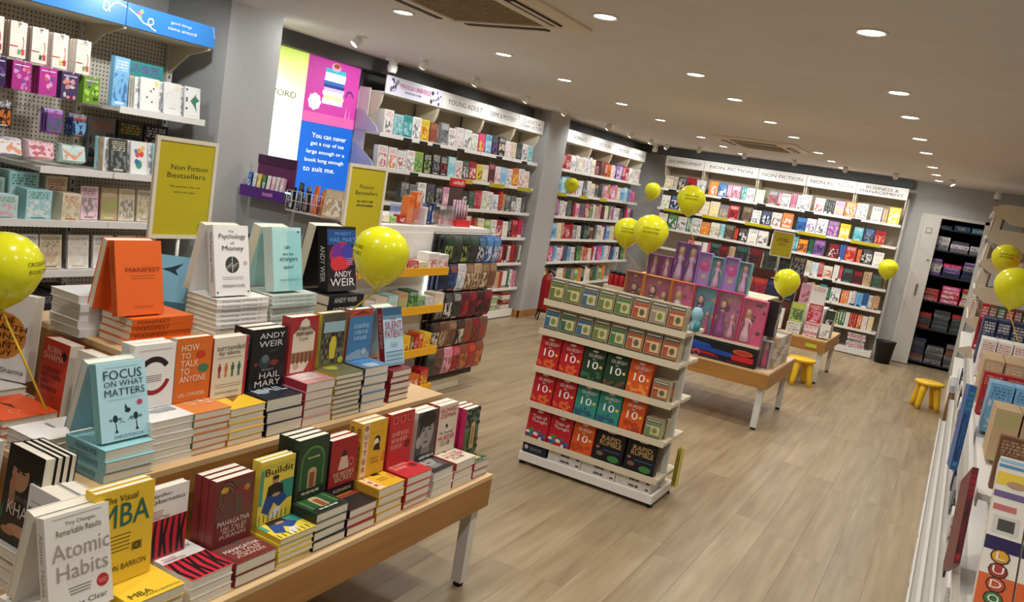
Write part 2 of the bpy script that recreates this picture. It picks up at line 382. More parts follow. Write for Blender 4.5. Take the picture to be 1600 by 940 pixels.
# ================================================================== WALL BOOKCASES
def slot_material():
    g = G('slotted_upright', .4); X = g.xyz()
    f = g.M('MULTIPLY', g.M('LESS_THAN', g.M('FRACT', g.M('MULTIPLY', X[2], 20.0)), .45), g.M('LESS_THAN', g.M('ABSOLUTE', X[0]), .007))
    g.put(g.b.inputs['Base Color'], g.mix(f, (*hx('DAD8D2'), 1), (*hx('4A4844'), 1))); return g.m
M_SLOT = slot_material()
up_me = MB().box(-.02, .02, 0, .03, 0, 2.27).mesh('upright', M_SLOT)
LEVELS = [1.92, 1.61, 1.305, 1.0, .69, .38]
def loc2w(o, rz, p):
    c, s = math.cos(rz), math.sin(rz); return (o[0]+c*p[0]-s*p[1], o[1]+s*p[0]+c*p[1], o[2]+p[2])
def bookcase(label, loc, rz, bays, depth=.33, levels=LEVELS):
    """bays: (u0,u1,header lines or callable)"""
    t = thing('wall_bookcase', label, 'bookcase', loc, rz)
    U0, U1 = bays[0][0], bays[-1][1]
    for (a, b, hd) in bays:
        MB().box(a+.003, b-.003, depth-.015, depth, .08, 2.27).build('back_panel', M_BACKP, t)
        MB().box(a+.002, b-.002, .02, depth, 0.012, .10).box(a+.002, b-.002, .035, depth, 0, .012, 1).build('plinth', [M_WHITE, M_BLACK], t)
        for z in levels:
            MB().box(a+.004, b-.004, .004, depth-.02, z-.022, z).box(a+.004, b-.004, 0, .004, z-.03, z+.006).build('shelf', M_WHITE, t)
        hp = MB().box(a+.003, b-.003, 0, .012, 2.27, 2.43).box(a+.003, b-.003, .012, depth, 2.27, 2.282).build('header_panel', M_WHITE, t)
        if callable(hd): hd(hp, a, b)
        elif hd:
            n = len(hd); w = (b-a)
            for i, s in enumerate(hd):
                zc = 2.35+((n-1)/2-i)*.055; hh = .024 if n == 1 else .02
                lw = min(w*.42, len(s)*.03)
                lettering([(s, (a+b)/2-lw, (a+b)/2+lw, zc-hh, zc+hh)], '2E2C2A', hp, -.001, 'header_lettering')
        # curved canopy brackets
        pts = [(.012, 2.27), (depth-.02, 2.27), (depth-.02, 2.0)] + [(depth-.03-(depth-.06)*math.sin(k*PI/12), 2.0+.255*(1-math.cos(k*PI/12))) for k in range(1, 7)]
        MB().prism_x(pts, a+.006, a+.02).build('canopy_bracket', M_CREAM, t)
        MB().prism_x(pts, b-.02, b-.006).build('canopy_bracket', M_CREAM, t)
    for u in [b[0] for b in bays]+[U1]: place('upright', up_me, t, (u, depth-.045, 0))
    MB().box(U0-.012, U0-.001, .16, depth, 0, 2.3).build('end_panel', M_WHITE, t)
    MB().box(U1+.001, U1+.012, .16, depth, 0, 2.3).build('end_panel', M_WHITE, t)
    return t
def manga_header(hp, a, b):
    ar = Art(); ar.rect(a+.01, b-.01, 2.275, 2.425, 'CFCBDD')
    r2 = random.Random(2)
    for s in (0, 1):
        for k in range(16):
            x = (a+.03+r2.random()*.14) if s == 0 else (b-.03-r2.random()*.16)
            z = 2.29+r2.random()*.12; ar.ell(x, z, .006+r2.random()*.018, .006+r2.random()*.022, r2.choice(['4A4656', 'EDEBF2', '7C778C', '2F2C38']), 7)
    ar.build(hp, 'header_art')
    lettering([('MANGA UNIVERSE', a+.2, b-.2, 2.345, 2.39)], 'C23B6B', hp, -.003, 'header_lettering')
    lettering([('~comics', a+.22, b-.28, 2.31, 2.33)], '8A86A0', hp, -.003, 'header_lettering')
YA = ((-4.77, 5.96, 0), PI/2); RO = ((-4.77, 9.66, 0), PI/2); BK = ((-4.44, 12.69, 0), 0)
bookcase('white bookcase row beside the glowing poster, before the grey pillar', *YA, [(0, .89, manga_header), (.89, 1.75, ['YOUNG ADULT']), (1.75, 2.45, ['CRIME & MYSTERY']), (2.45, 3.09, ['CLASSICS &', 'LITERARY FICTION'])])
bookcase('white bookcase row behind the fire extinguisher, past the grey pillar', *RO, [(0, .95, ['ROMANCE']), (.95, 1.7, ['FICTION']), (1.7, 2.4, ['FICTION']), (2.4, 3.0, ['FICTION'])])
bookcase('long white bookcase along the back wall under five signs', *BK, [(0, .63, ['SELF IMPROVEMENT']), (.63, 1.47, ['NON FICTION']), (1.47, 2.17, ['NON FICTION']), (2.17, 2.86, ['NON FICTION']), (2.86, 3.54, ['BUSINESS &', 'MANAGEMENT'])])
M_LILAC = mat('lilac_card', 'C4C2DC', .5)
for z in (1.92, 1.61):
    o = MB().prism_y([(-5.04, z), (-5.04, z+.19), (-4.98, z+.17), (-4.9, z+.12), (-4.8, z+.05), (-4.775, z)], 5.93, 5.94).build('shelf_end_card', M_LILAC)
    tag(o, 'pale lilac end panel on the %s shelf beside the poster' % ('top' if z > 1.8 else 'second'), 'panel', 'lilac shelf ends')
# ------------------------------------------------------------------ shelf books
PAL = dict(w='EBE8E4', c='E2D6BA', k='1E1D20', g='85868A', d='3E443F', r='BE1E2A', m='6E1928', p='E29AB4', h='E0287A', o='E8782A', y='F0CC32', l='9CC05A', e='2C7048', t='3CA0A0', q='A6D8DC', b='2D66B0', n='1F2F5C', s='7AB8E2', v='7A52A0', u='7A523A', a='C8AA82')
NAMES = dict(w='white', c='cream', k='black', g='grey', d='dark grey', r='red', m='maroon', p='pink', h='hot pink', o='orange', y='yellow', l='lime green', e='green', t='teal', q='pale aqua', b='blue', n='navy', s='sky blue', v='violet', u='brown', a='tan')
# unit book: x in [-.5,.5], y in [0,1] (front at 0), z in [0,1]
def unit_book(spine):
    b = MB()
    if not spine:
        b.box(-.5, .5, 0, .06, 0, 1, 0).box(-.5, .5, .94, 1, 0, 1, 1).box(-.5, -.48, .06, .94, 0, 1, 1).box(-.48, .485, .06, .94, .01, .988, 2)
        return b.mesh('face_out_book', [M_COVER, M_BOARD, M_PAGES])
    b.box(-.5, .5, 0, .015, 0, 1, 0).box(-.5, -.44, .015, 1, 0, 1, 1).box(.44, .5, .015, 1, 0, 1, 1).box(-.44, .44, .015, .98, .01, .985, 2)
    return b.mesh('spine_out_book', [M_SPINE, M_BOARD, M_PAGES])
UB_F, UB_S = unit_book(False), unit_book(True)
def tint(o, code):
    r = random.Random(o.name); j = .92+.12*r.random()
    o.color = (*[min(1, v*j) for v in hx(PAL[code[0]])], 1)
    o['ink'] = [*hx(PAL[code[1]]), 1.0]; o['art'] = [*hx(PAL[code[2]]), 1.0]
SPINES = []
def shelf_row(fix, z, u0, u1, toks, where, group, seed, face_w=(.118, .14), hh=(.19, .225), y0=.012, shelfd=.3):
    """fills a shelf from u0 to u1 with the books of toks ('wkr' face-out; '4bkw' four spines), left to right"""
    o, rz = fix; R = random.Random(seed); toks = toks.split(); u = u0; i = 0; n = 0
    while True:
        tk = toks[i % len(toks)]; i += 1
        if tk == '_': u += .05; continue
        k = 1
        if tk[0].isdigit(): k = int(tk[0]); tk = tk[1:]; sp = True
        else: sp = False
        done = False
        H = hh[0]+(hh[1]-hh[0])*R.random(); T = .02+.016*R.random()
        for q in range(k):
            if sp:
                w = T*(.92+.16*R.random()); d = .125+.02*R.random(); h = H*(.985+.03*R.random())
            else:
                w = face_w[0]+(face_w[1]-face_w[0])*R.random(); d = R.choice([.03, .055, .08, .1]); h = w*1.52*(.97+.06*R.random())
            if u+w > u1: done = True; break
            n += 1
            yy = y0+(.004+.01*R.random() if sp else .0)
            p = loc2w(o, rz, (u+w/2, yy, z+.0008+(0 if sp else .0601*d)))
            if sp:
                dv = Vector(p)-Vector((0, 0, CAMH)); nrm = Vector((math.sin(rz), -math.cos(rz), 0))
                SPINES.append((w*h*abs(dv.normalized().dot(nrm))/dv.length_squared, p, rz, (w, d, h), tk, n, where, group))
                u += w+.0008; continue
            b = place('spine_out_book' if sp else 'face_out_book', UB_S if sp else UB_F, None, p, (0 if sp else -.06, 0, rz), (w, d, h))
            tint(b, tk)
            tag(b, '%s %s book, %s from left, %s' % (NAMES[tk[0]], 'spine-out' if sp else 'face-out', ordn(n), where), 'book', group)
            u += w+(.0008 if sp else .006+.014*R.random())
        if done: break
        if sp: u += .004+.006*R.random()
tag_me = MB().box(-.5, .5, -.003, 0, 0, 1).mesh('shelf_talker', M_YCARD)
def talkers(fix, z, us, w, where, m=None):
    for i, u in enumerate(us):
        t = place('shelf_talker', tag_me, None, loc2w(*fix, (u, -.001, z-.042)), (0, 0, fix[1]), (w, 1, .045))
        tag(t, 'yellow shelf-edge card, %s from the left under %s' % (ordn(i+1), where), 'label', 'yellow shelf-edge cards')
SH = ['top shelf', 'second shelf', 'third shelf', 'fourth shelf', 'fifth shelf', 'sixth shelf', 'bottom ledge']
G1 = 'books in the bookcase before the pillar'
wh = lambda k, s: '%s %s' % (SH[k], s)
W1, W2, W3 = 'before the pillar', 'past the pillar', 'of back bookcase'
shelf_row(YA, 1.92, .06, 3.05, 'wrk qkt tkq wkd yur uor _ gwk wrg wgp wlk wkl hoy skw kgv kwc whp cua dkg', wh(0, W1), G1, 11)
shelf_row(YA, 1.61, .04, 3.06, 'wrr wro wtr wrg lke kwl kwg kwr qws wkr dgw rkw ytk cgw mpk wpr sws wkg ouy', wh(1, W1), G1, 12)
shelf_row(YA, 1.305, .45, 3.06, 'dwg gkw wkg dvg kwg pvw gde 3ekd kdw dge 4rpr wgl 3wkg wsb 3rou 2ark', wh(2, W1), G1, 13)
shelf_row(YA, 1.0, .3, 3.06, 'cgy lwe wke rkw wgc 4kwg rpk 3rhw 3vwb 4pmr 3rwk 4cua 3rmk 2uow', wh(3, W1), G1, 14)
shelf_row(YA, .69, 1.9, 3.06, '3rwk 3mkw 2wkg 4rmk 3uka 2wdk 3krw', wh(4, W1), G1, 15)
shelf_row(YA, .38, 1.9, 3.06, '3prm 4aou 3rua 3wcg 2edk 2wkd', wh(5, W1), G1, 16)
G2 = 'books in the bookcase past the pillar'
shelf_row(RO, 1.92, .05, 2.95, '2bwk 3rwk rkw wcg 3wkr cgw 3wrk wkg 3wgk cwg mkp 2kmr urk 3rwu ork wro 2vwp vpw 3pwv', wh(0, W2), G2, 21)
shelf_row(RO, 1.61, .05, 2.95, 'swb qws 2sbw vwp hwp wpv 2wsg dgw wkg cyb dwg kgd 3gca pwr 3aur 2hwp pmw 2prk cpw', wh(1, W2), G2, 22)
shelf_row(RO, 1.305, .05, 2.95, '3pkr 2vpw wkg 3wkc dug 2keu 3rhk pwr dgv 2gkv rpw ewl 2wce aug 3pum kmr clw 2elw', wh(2, W2), G2, 23)
shelf_row(RO, 1.0, .05, 2.95, '2vnw swb cya 2aou 3rwk rkw 3rmo gdw wkg 3kdw dkt 2kwg uwk 3kug 2gkw wkd 3cwe', wh(3, W2), G2, 24)
shelf_row(RO, .69, .05, 2.95, '2vhw hpw 3sbw wgv 2pwk dvb 3skw wrm 2dke edl 3aru raw cpw 3rmk 2wgs', wh(4, W2), G2, 25)
shelf_row(RO, .38, .05, 2.2, 'lwe 3oar 2aro 4kwg 2wck cwa 3uak ekd 3gpr', wh(5, W2), G2, 26)
G3 = 'books in the back bookcase'
shelf_row(BK, 1.92, .05, 3.5, 'cka 2cga kwc rmk wgt _ oyw bsw 2pwr pwu 2tws wpg cgw _ gwr 2pwr wkg 2prw 2wsg wbg _ wkr 4dgw pgl ocw wkg _ wnc 2acw ycw wcg wkg', wh(0, W3), G3, 31, (.125, .15))
shelf_row(BK, 1.61, .05, 3.5, 'wcl nsw wgk _ aug cyw cay gua rwk _ dau wkd ngw wou oaw _ bsn wgv wgn vap yoc _ tws nsg rka bsw', wh(1, W3), G3, 32, (.125, .15))
shelf_row(BK, 1.305, .05, 3.5, 'wgc elw wmk 2twe wkg oay cwg 2qtw dau 2row kgw wkc wck _ wgk bsn 3twb oyk 3ekt vpk _ mrw 3bvw rwo 2ovh kgw', wh(2, W3), G3, 33, (.125, .15))
shelf_row(BK, 1.0, .6, 3.5, '3rwm cwr 3wcr 2rpw dtk mrk 3aue dge kwg 2wcl 3aoc 2lcy 4row 2lwe 3hmp 2yad 4tbn 2wqg 4cew 3wsg', wh(3, W3), G3, 34)
shelf_row(BK, .69, 1.9, 3.5, 'wgk 3owa 2wcg 2wkd 4sbn 2bnw 2wkg 3aou 2ycu 3tde 2etk', wh(4, W3), G3, 35)
shelf_row(BK, .38, 2.45, 3.5, '2wck 3rao 2owu 2wpc 3cya 2wgk 2ykd 3ewl', wh(5, W3), G3, 36)
talkers(YA, 1.61, [1.5, 2.2, 2.85], .34, 'second shelf before the pillar')
talkers(RO, 1.61, [.2, .9, 1.6], .26, 'second shelf past the pillar')
talkers(BK, 1.61, [.32, .95, 1.62, 2.4, 3.14], .4, 'second shelf of the back bookcase')
# flat piles on the lowest ledges
def flat_pile(fix, u, z, n, codes, where, w=.19, d=.14):
    for k in range(n):
        c = codes[k % len(codes)]; R = random.Random(k*7+int(u*100))
        p = loc2w(*fix, (u+R.uniform(-.006, .006), .03, z+.03*k))
        b = place('lying_book', UB_F, None, p, (0, 0, fix[1]), (w, d, .0295)); tint(b, c)
        tag(b, '%s book lying flat, %s up in %s' % (NAMES[c[0]], ordn(k+1), where), 'book', 'piled books on the bottom ledges')
flat_pile(YA, 2.3, .1, 6, ['gvw', 'rpw', 'wvg', 'gmr'], 'left floor-level pile before the pillar')
flat_pile(YA, 2.6, .1, 6, ['lwe', 'elw', 'cwg'], 'green floor-level pile before the pillar')
flat_pile(YA, 2.9, .1, 7, ['cwa', 'wcg', 'rmk', 'mrw'], 'the pile beside the grey pillar')
flat_pile(BK, 2.95, .1, 7, ['dkg', 'wkg', 'kdw'], 'left floor-level pile of back bookcase', .24)
flat_pile(BK, 3.3, .1, 7, ['wrk', 'pwr', 'wgk', 'kgw'], 'right floor-level pile of back bookcase', .24)

btag_me = MB().box(-.5, .5, -.003, 0, 0, 1).mesh('shelf_tag', M_BLACK)
for si, (fix, z, us, where) in enumerate(((YA, 1.92, (.42, .68, .9, 1.35, 2.15, 2.75), 'top shelf before the pillar'), (YA, 1.61, (.6,), 'second shelf before the pillar'), (BK, 1.92, (.2, 1.05, 1.6, 2.3, 2.95), 'top shelf of back bookcase'), (BK, 1.0, (2.75,), 'fourth shelf of back bookcase'))):
    for i, u in enumerate(us):
        tag(place('shelf_tag', btag_me, None, loc2w(*fix, (u, -.001, z-.038)), (0, 0, fix[1]), (.13, 1, .034)), 'small black shelf tag, %s from left, %s' % (ordn(i+1), where), 'label', 'black shelf tags')
# ================================================================== DISPLAY TABLES
M_LEG = mat('table_leg_paint', 'D8D6D0', .4)
def table(label, x0, x1, y0, y1, z=.5, ap=.14, legs=None):
    t = thing('display_table', label, 'table', (0, 0, 0))
    MB().box(x0, x1, y0, y1, z-.018, z).build('table_top', M_OAKTOP, t)
    MB().box(x1-.022, x1-.001, y0+.001, y1-.001, z-ap, z-.018).build('side_apron', M_OAK, t)
    MB().box(x0+.001, x0+.022, y0+.001, y1-.001, z-ap, z-.018).build('side_apron', M_OAK, t)
    MB().box(x0+.022, x1-.022, y0+.001, y0+.022, z-ap, z-.018).build('end_apron', M_OAKX, t)
    MB().box(x0+.022, x1-.022, y1-.022, y1-.001, z-ap, z-.018).build('end_apron', M_OAKX, t)
    for lx in (x0+.05, x1-.05):
        for ly in (y0+.06, y1-.06):
            l = MB().box(lx-.025, lx+.025, ly-.025, ly+.025, .022, z-.02).build('leg', M_LEG, t)
            MB().lathe([(.02, 0), (.022, .008), (.014, .022)], 12, 0, (lx, ly, 0)).build('foot', M_BLACK, l)
    return t
T1 = table('stepped wooden table in the foreground loaded with bestsellers', -3.25, -1.53, .82, 2.965)
Z1, Z2, Z3 = .5, .778, 1.035
X2, X3 = -1.82, -2.13
for nm, lab, x0, x1, y0, y1, z0, z1 in (('display_step', 'lower wooden step standing on the foreground table', -2.98, X2, 1.29, 2.94, Z1, Z2), ('display_step', 'upper wooden step standing on the lower one', -2.68, X3, 1.60, 2.93, Z2, Z3)):
    r = thing(nm, lab, 'riser', (0, 0, 0)); z0 += .0005
    MB().box(x0, x1, y0, y1, z1-.018, z1).build('top_board', M_OAKTOP, r)
    MB().box(x1-.018, x1, y0, y1, z0, z1-.018).build('riser_panel', M_OAK, r)
    MB().box(x0, x0+.018, y0, y1, z0, z1-.018).build('riser_panel', M_OAK, r)
    MB().box(x0+.018, x1-.018, y0, y0+.018, z0, z1-.018).build('riser_panel', M_OAKX, r)
    MB().box(x0+.018, x1-.018, y1-.018, y1, z0, z1-.018).build('riser_panel', M_OAKX, r)
# ------------------------------------------------------------------ large books
_BM = {}
def book_meshes(w, h, t, cm, sm):
    k = (w, h, t, cm, sm)
    if k not in _BM:
        e = .0016
        c = MB().box(0, w, 0, e, 0, h, 0).box(0, w, t-e, t, 0, h, 0).box(0, e, e, t-e, 0, h, 1).mesh('cover', [cm, sm or cm])
        p = MB().box(e, w-.0025, e, t-e, .002, h-.002).mesh('page_block', M_PAGES)
        _BM[k] = (c, p)
    return _BM[k]
def book(label, w, h, t, cm, loc, rz=90, lean=0, flat=False, text=(), art=None, spine=None, sm=None, group=None, name='book', yaw=0):
    """text: (string, x0,x1,z0,z1 as fractions of the cover, colour); spine: (string, colour, z0, z1)"""
    if not flat: loc = (loc[0], loc[1], loc[2]+t*math.sin(rad(lean))+.0003)
    r = thing(name, label, 'book', loc, rad(rz), group, -PI/2 if flat else -rad(lean))
    c, p = book_meshes(w, h, t, cm, sm)
    place('cover', c, r); place('page_block', p, r)
    if art: a = Art(); art(a, w, h); a.build(r)
    bycol = {}
    for s, x0, x1, z0, z1, col in text: bycol.setdefault(col, []).append((s, x0*w, x1*w, z0*h, z1*h))
    for i, (col, ls) in enumerate(bycol.items()): lettering(ls, col, r, -.0022, 'cover_lettering')
    if spine:
        s, col, a0, a1 = spine
        vs, fs, asp = text_mesh(s); tt = t*.5
        # top-to-bottom on the spine (local x = 0)
        L = (a1-a0)*h; me = bpy.data.meshes.new('spine_lettering')
        me.from_pydata([(-.0006, t*.5+tt*.5-b*tt, a1*h-a*L) for a, b in vs], [], fs); me.materials.append(hm(col)); place('spine_lettering', me, r)
    return r
def stack(n, what, w, h, t, cm, x, y, z0, rz=90, sm=None, spine=None, text=(), art=None, group=None, jit=.004):
    """n flat books; (x,y) is the corner of the origin; returns top z"""
    R = random.Random(int(abs(x*1000)+abs(y*777)))
    for k in range(n):
        top = k == n-1
        lab = what+(', top of pile' if top else ', %s from pile bottom' % ordn(k+1)) if n > 1 else what
        book(lab, w, h, t, cm, (x+R.uniform(-jit, jit), y+R.uniform(-jit, jit), z0+t*(k+1)+.0003*k+.0004), rz+R.uniform(-1.2, 1.2), 0, True,
             text if top else (), art if top else None, spine, sm, group or what)
    return z0+t*n+.0003*n+.0008
def lines(a, w, h, x0, x1, zs, m, th=.008):
    for i, z in enumerate(zs):
        d = .06*((i*37) % 5)/5
        a.rect(w*(x0+d*.5), w*(x1-d*.5), h*z, h*(z+th), m)
def aframe(front, back, w, h, t, cm, xf, y0, z, text, art=None, spine=None, sm=None, lean=14, yaw=0):
    g = front
    book(front, w, h, t, cm, (xf, y0, z), 90+yaw, lean, False, text, art, spine, sm)
    d = 2*h*math.sin(rad(lean))+2*t/math.cos(rad(lean))+.002
    book(back, w, h, t, cm, (xf-d, y0+w, z), -90+yaw, lean, False, (), None, None, sm)
XS1 = -1.56                       # front of the first row of piles
def row1(y0, w, cm, sm, nflat, t, h, words, text, art, what, copies=1, spine=None, flat_art=None, flat_text=None, h2=None, back=.215, flat_t=None, dy=0, dx=0):
    ft = flat_t or t
    h = .2; t = min(t, .028)
    stack(nflat, what+' on front row', w, h, ft, cm, XS1, y0, Z1, 90, sm, None, flat_text if flat_text is not None else text, flat_art or art, 'flat piles on the front row')
    xb = XS1-.105; zb = Z1+(ft+.0003)*nflat+.0012
    for c in range(copies):
        first = c == 0
        nm = what+' upright on front row'+('' if copies == 1 else (', frontmost' if first else ', %s copy behind' % ordn(c+1)))
        book(nm, w*.95, h2 or h, t, cm, (xb+dx-c*(t+.0015), y0+.004+dy, zb), 90, 2.0, False, text if first else (), art if first else None, spine, sm, 'upright books on the front row')
def a_psycho(a, w, h):
    a.rect(0, w, 0, h*.56, 'D01F33')
    for k in range(7):
        x = w*(.06+.14*k); a.poly([(x, h*.02), (x+w*.07, h*.02), (x+w*.05+w*.04*((k % 3)-1), h*.28), (x+w*.08, h*.55), (x+w*.02, h*.55), (x-w*.03+w*.04*((k % 3)-1), h*.28)], '1A1416')
    lines(a, w, h, .08, .4, [.68, .65, .62], 'C0606A', .01)
row1(1.435, .14, 'ECE9E4', None, 3, .026, .222, '', [('Psycho-', .06, .6, .87, .94, '1A1A1A'), ('Cybernetics', .06, .9, .78, .86, '1A1A1A'), ('Maxwell Maltz', .06, .55, .58, .62, '1A1A1A')], a_psycho, 'white book with red and black tiger stripes', flat_art=a_psycho, dy=-.04, dx=-.045)
def a_maha(a, w, h):
    a.rect(w*.06, w*.94, h*.05, h*.96, '6A4038')
    R = random.Random(5)
    for k in range(9): a.ring(w*.3, h*.72, h*(.05+.025*k), h*(.06+.025*k), R.choice(['2E2422', 'A07A4A', '8C3A34', '574038']), .2, 4.2, 14, .7)
    a.ell(w*.68, h*.66, w*.2, h*.2, '8A3030'); a.ell(w*.62, h*.6, w*.1, h*.16, '5A4A44'); a.ell(w*.22, h*.84, w*.1, h*.045, 'C8A030'); a.ell(w*.8, h*.8, w*.08, h*.05, 'B5803C')
    a.rect(w*.06, w*.94, h*.05, h*.36, '7A2A28')
tm = [('MAHAGATHA', .1, .92, .3, .38, 'E8DCD0'), ('100 TALES', .2, .85, .22, .28, 'E0C8B8'), ('FROM THE', .25, .8, .165, .21, 'E0C8B8'), ('PURANAS', .18, .85, .1, .155, 'E0C8B8')]
row1(1.583, .152, '7C2A2A', '8E3434', 2, .036, .238, '', tm, a_maha, 'maroon book with carved swirl pattern', 3, None, back=.19)
def a_build(a, w, h):
    a.rect(w*.6, w, h*.3, h*.62, '2E8A7A'); a.rect(0, w*.1, h*.3, h*.9, '3A9A8A'); a.rect(0, w, h*.86, h*.93, 'C9B83A')
    a.ell(w*.45, h*.66, w*.1, h*.06, 'B98A68'); a.ell(w*.45, h*.7, w*.1, h*.035, '2A2220'); a.poly([(w*.2, h*.4), (w*.25, h*.58), (w*.4, h*.61), (w*.52, h*.61), (w*.68, h*.57), (w*.72, h*.4)], '1C1C20')
    a.poly([(w*.1, h*.2), (w*.2, h*.42), (w*.72, h*.42), (w*.85, h*.3), (w*.6, h*.2), (w*.45, h*.3), (w*.3, h*.12)], '25488C'); a.ell(w*.5, h*.42, w*.12, h*.03, 'B98A68')
    a.poly([(w*.3, h*.04), (w*.55, h*.06), (w*.7, h*.2), (w*.5, h*.22)], 'E0DCD8')
    for k in range(7): a.rect(w*(.05+.13*k), w*(.07+.13*k), h*.02, h*.14, '3A3428')
row1(1.75, .148, 'E6CC3C', 'D8BC34', 5, .018, .228, '', [('Buildit', .12, .96, .76, .87, '16161A')], a_build, 'yellow book with a seated man in blue trousers', 2, back=.2)
def a_green(a, w, h):
    a.rect(w*.04, w*.96, h*.03, h*.97, '26402A')
    a.poly([(w*.12, h*.16), (w*.12, h*.6)]+[(w*.5-w*.38*math.cos(k*PI/10), h*.6+h*.26*math.sin(k*PI/10)) for k in range(1, 10)]+[(w*.88, h*.6), (w*.88, h*.16)], '4C8A3C')
    a.poly([(w*.16, h*.16), (w*.16, h*.6)]+[(w*.5-w*.34*math.cos(k*PI/10), h*.6+h*.22*math.sin(k*PI/10)) for k in range(1, 10)]+[(w*.84, h*.6), (w*.84, h*.16)], '22512A')
    a.poly([(w*.36, h*.16), (w*.36, h*.44)]+[(w*.5-w*.14*math.cos(k*PI/6), h*.44+h*.06*math.sin(k*PI/6)) for k in range(1, 6)]+[(w*.64, h*.44), (w*.64, h*.16)], 'B9A070')
    a.rect(w*.42, w*.58, h*.17, h*.42, '8C4A2A'); a.rect(w*.06, w*.94, h*.03, h*.16, '16241A')
    for k in range(6): a.rect(w*(.16+.02*k), w*(.84-.02*k), h*(.19+.0*k), h*.192, '1A3A20')
row1(1.902, .15, '1F3322', '1A2A1C', 4, .031, .238, '', [('~e1', .3, .7, .66, .69, 'D6C890'), ('~h1', .2, .8, .07, .12, 'C8D0B8')], a_green, 'dark green book with an arched doorway', 3, back=.195)
def a_widow(a, w, h):
    a.rect(0, w, 0, h*.18, '1A1214'); a.ell(w*.5, h*.74, w*.09, h*.05, '3A1414'); a.poly([(w*.3, h*.45), (w*.38, h*.68), (w*.62, h*.68), (w*.7, h*.45)], 'D8B8A0'); a.rect(w*.4, w*.6, h*.68, h*.72, '2A1010')
    a.ring(w*.78, h*.55, w*.08, w*.1, 'D89088')
row1(2.06, .143, 'A81C24', '1C1416', 3, .03, .222, '', [('THE WIDOW\'S', .12, .9, .34, .42, 'E2C8A8'), ('SECRET', .2, .85, .25, .33, 'E2C8A8'), ('KISHAN', .15, .9, .06, .12, 'D8D0C8')], a_widow, 'red book with a standing figure and black foot', 2, None, lambda a, w, h: (a.rect(0, w, 0, h*.4, '1C1A1A'), a.rect(0, w, h*.4, h, '8A3020'), a.rect(w*.1, w*.9, h*.5, h*.62, 'D8A030')), [])
def a_butter(a, w, h):
    a.rect(w*.06, w*.28, h*.02, h*.98, 'EBC7A2'); a.ell(w*.63, h*.62, w*.13, h*.1, '2A2420'); a.ell(w*.6, h*.59, w*.1, h*.08, 'E8DCC8'); a.poly([(w*.5, h*.46), (w*.78, h*.43), (w*.72, h*.58), (w*.55, h*.56)], '1E1A18')
    a.poly([(w*.86, h*.2), (w*.93, h*.42), (w, h*.36), (w, h*.2)], 'D87A24'); a.rect(w*.4, w*.9, h*.78, h*.783, '8A6A20')
tb = [(c, .11, .23, .86-.15*i, .95-.15*i, 'A02C2C') for i, c in enumerate('BUTTER')]+[('ASAKO', .42, .72, .29, .33, '5A4416'), ('YUZUKI', .42, .74, .22, .26, '5A4416')]
row1(2.212, .148, 'DFA91E', 'C8962A', 4, .03, .238, '', tb, a_butter, 'mustard yellow book with a vertical red-lettered strip', 2, ('BUTTER', '5A3A10', .1, .9))
def a_red(a, w, h):
    for r in range(4):
        for c in range(3):
            if r == 0: a.rect(w*(.1+.3*c), w*(.3+.3*c), h*.8, h*.94, 'D8604E'); a.rect(w*(.14+.3*c), w*(.26+.3*c), h*.82, h*.92, 'A81C22')
    a.ell(w*.8, h*.36, w*.12, h*.08, '7A1418')
row1(2.372, .152, 'C7282C', 'B02428', 4, .031, .23, '', [('~a1', .08, .8, .56, .66, 'E88878'), ('~a2', .08, .75, .44, .54, 'E88878'), ('~a3', .08, .55, .32, .42, 'E88878')], a_red, 'red book with pink hand-drawn lettering', 1)
def a_face(a, w, h):
    a.rect(0, w, 0, h, '4A4644'); a.ell(w*.52, h*.56, w*.33, h*.33, '9A9490'); a.ell(w*.5, h*.84, w*.42, h*.16, '1E1C1C'); a.poly([(w*.12, h*.5), (w*.2, h*.9), (w*.34, h*.8), (w*.24, h*.6)], '1E1C1C')
    for s in (-1, 1): a.ell(w*(.5+s*.15), h*.62, w*.08, h*.018, '2A2626'); a.rect(w*(.5+s*.15-.1), w*(.5+s*.15+.1), h*.665, h*.685, '1E1A1A')
    a.poly([(w*.47, h*.6), (w*.42, h*.47), (w*.56, h*.46)], '77706C'); a.ell(w*.5, h*.37, w*.12, h*.018, '4A3E3C'); a.rect(w*.3, w*.74, 0, h*.26, '7E7874'); a.poly([(0, 0), (w, 0), (w*.9, h*.14), (w*.1, h*.14)], '242222'); a.ell(w*.14, h*.4, w*.12, h*.12, 'A59E9A')
row1(2.545, .142, 'DAD4CE', 'CFC2C0', 3, .033, .232, '', [('~sp', .25, .95, .04, .1, 'D8D4D0')], a_face, 'white-spined book with a grey portrait', 2, None, a_face, [], back=.2)
def a_osman(a, w, h): a.ell(w*.45, h*.55, w*.06, h*.035, '22222A'); a.poly([(w*.4, h*.48), (w*.55, h*.55), (w*.5, h*.5)], '22222A')
row1(2.692, .146, 'DCCDB8', 'B8242C', 3, .034, .228, '', [('RICHARD', .08, .92, .84, .94, 'C8303A'), ('OSMAN', .08, .85, .72, .82, 'C8303A'), ('The Thursday', .1, .8, .37, .44, '2A2A30'), ('MURDER', .08, .92, .25, .35, 'C8303A'), ('CLUB', .2, .7, .14, .23, '2A2A30')], a_osman, 'cream book with big red capitals', 2)
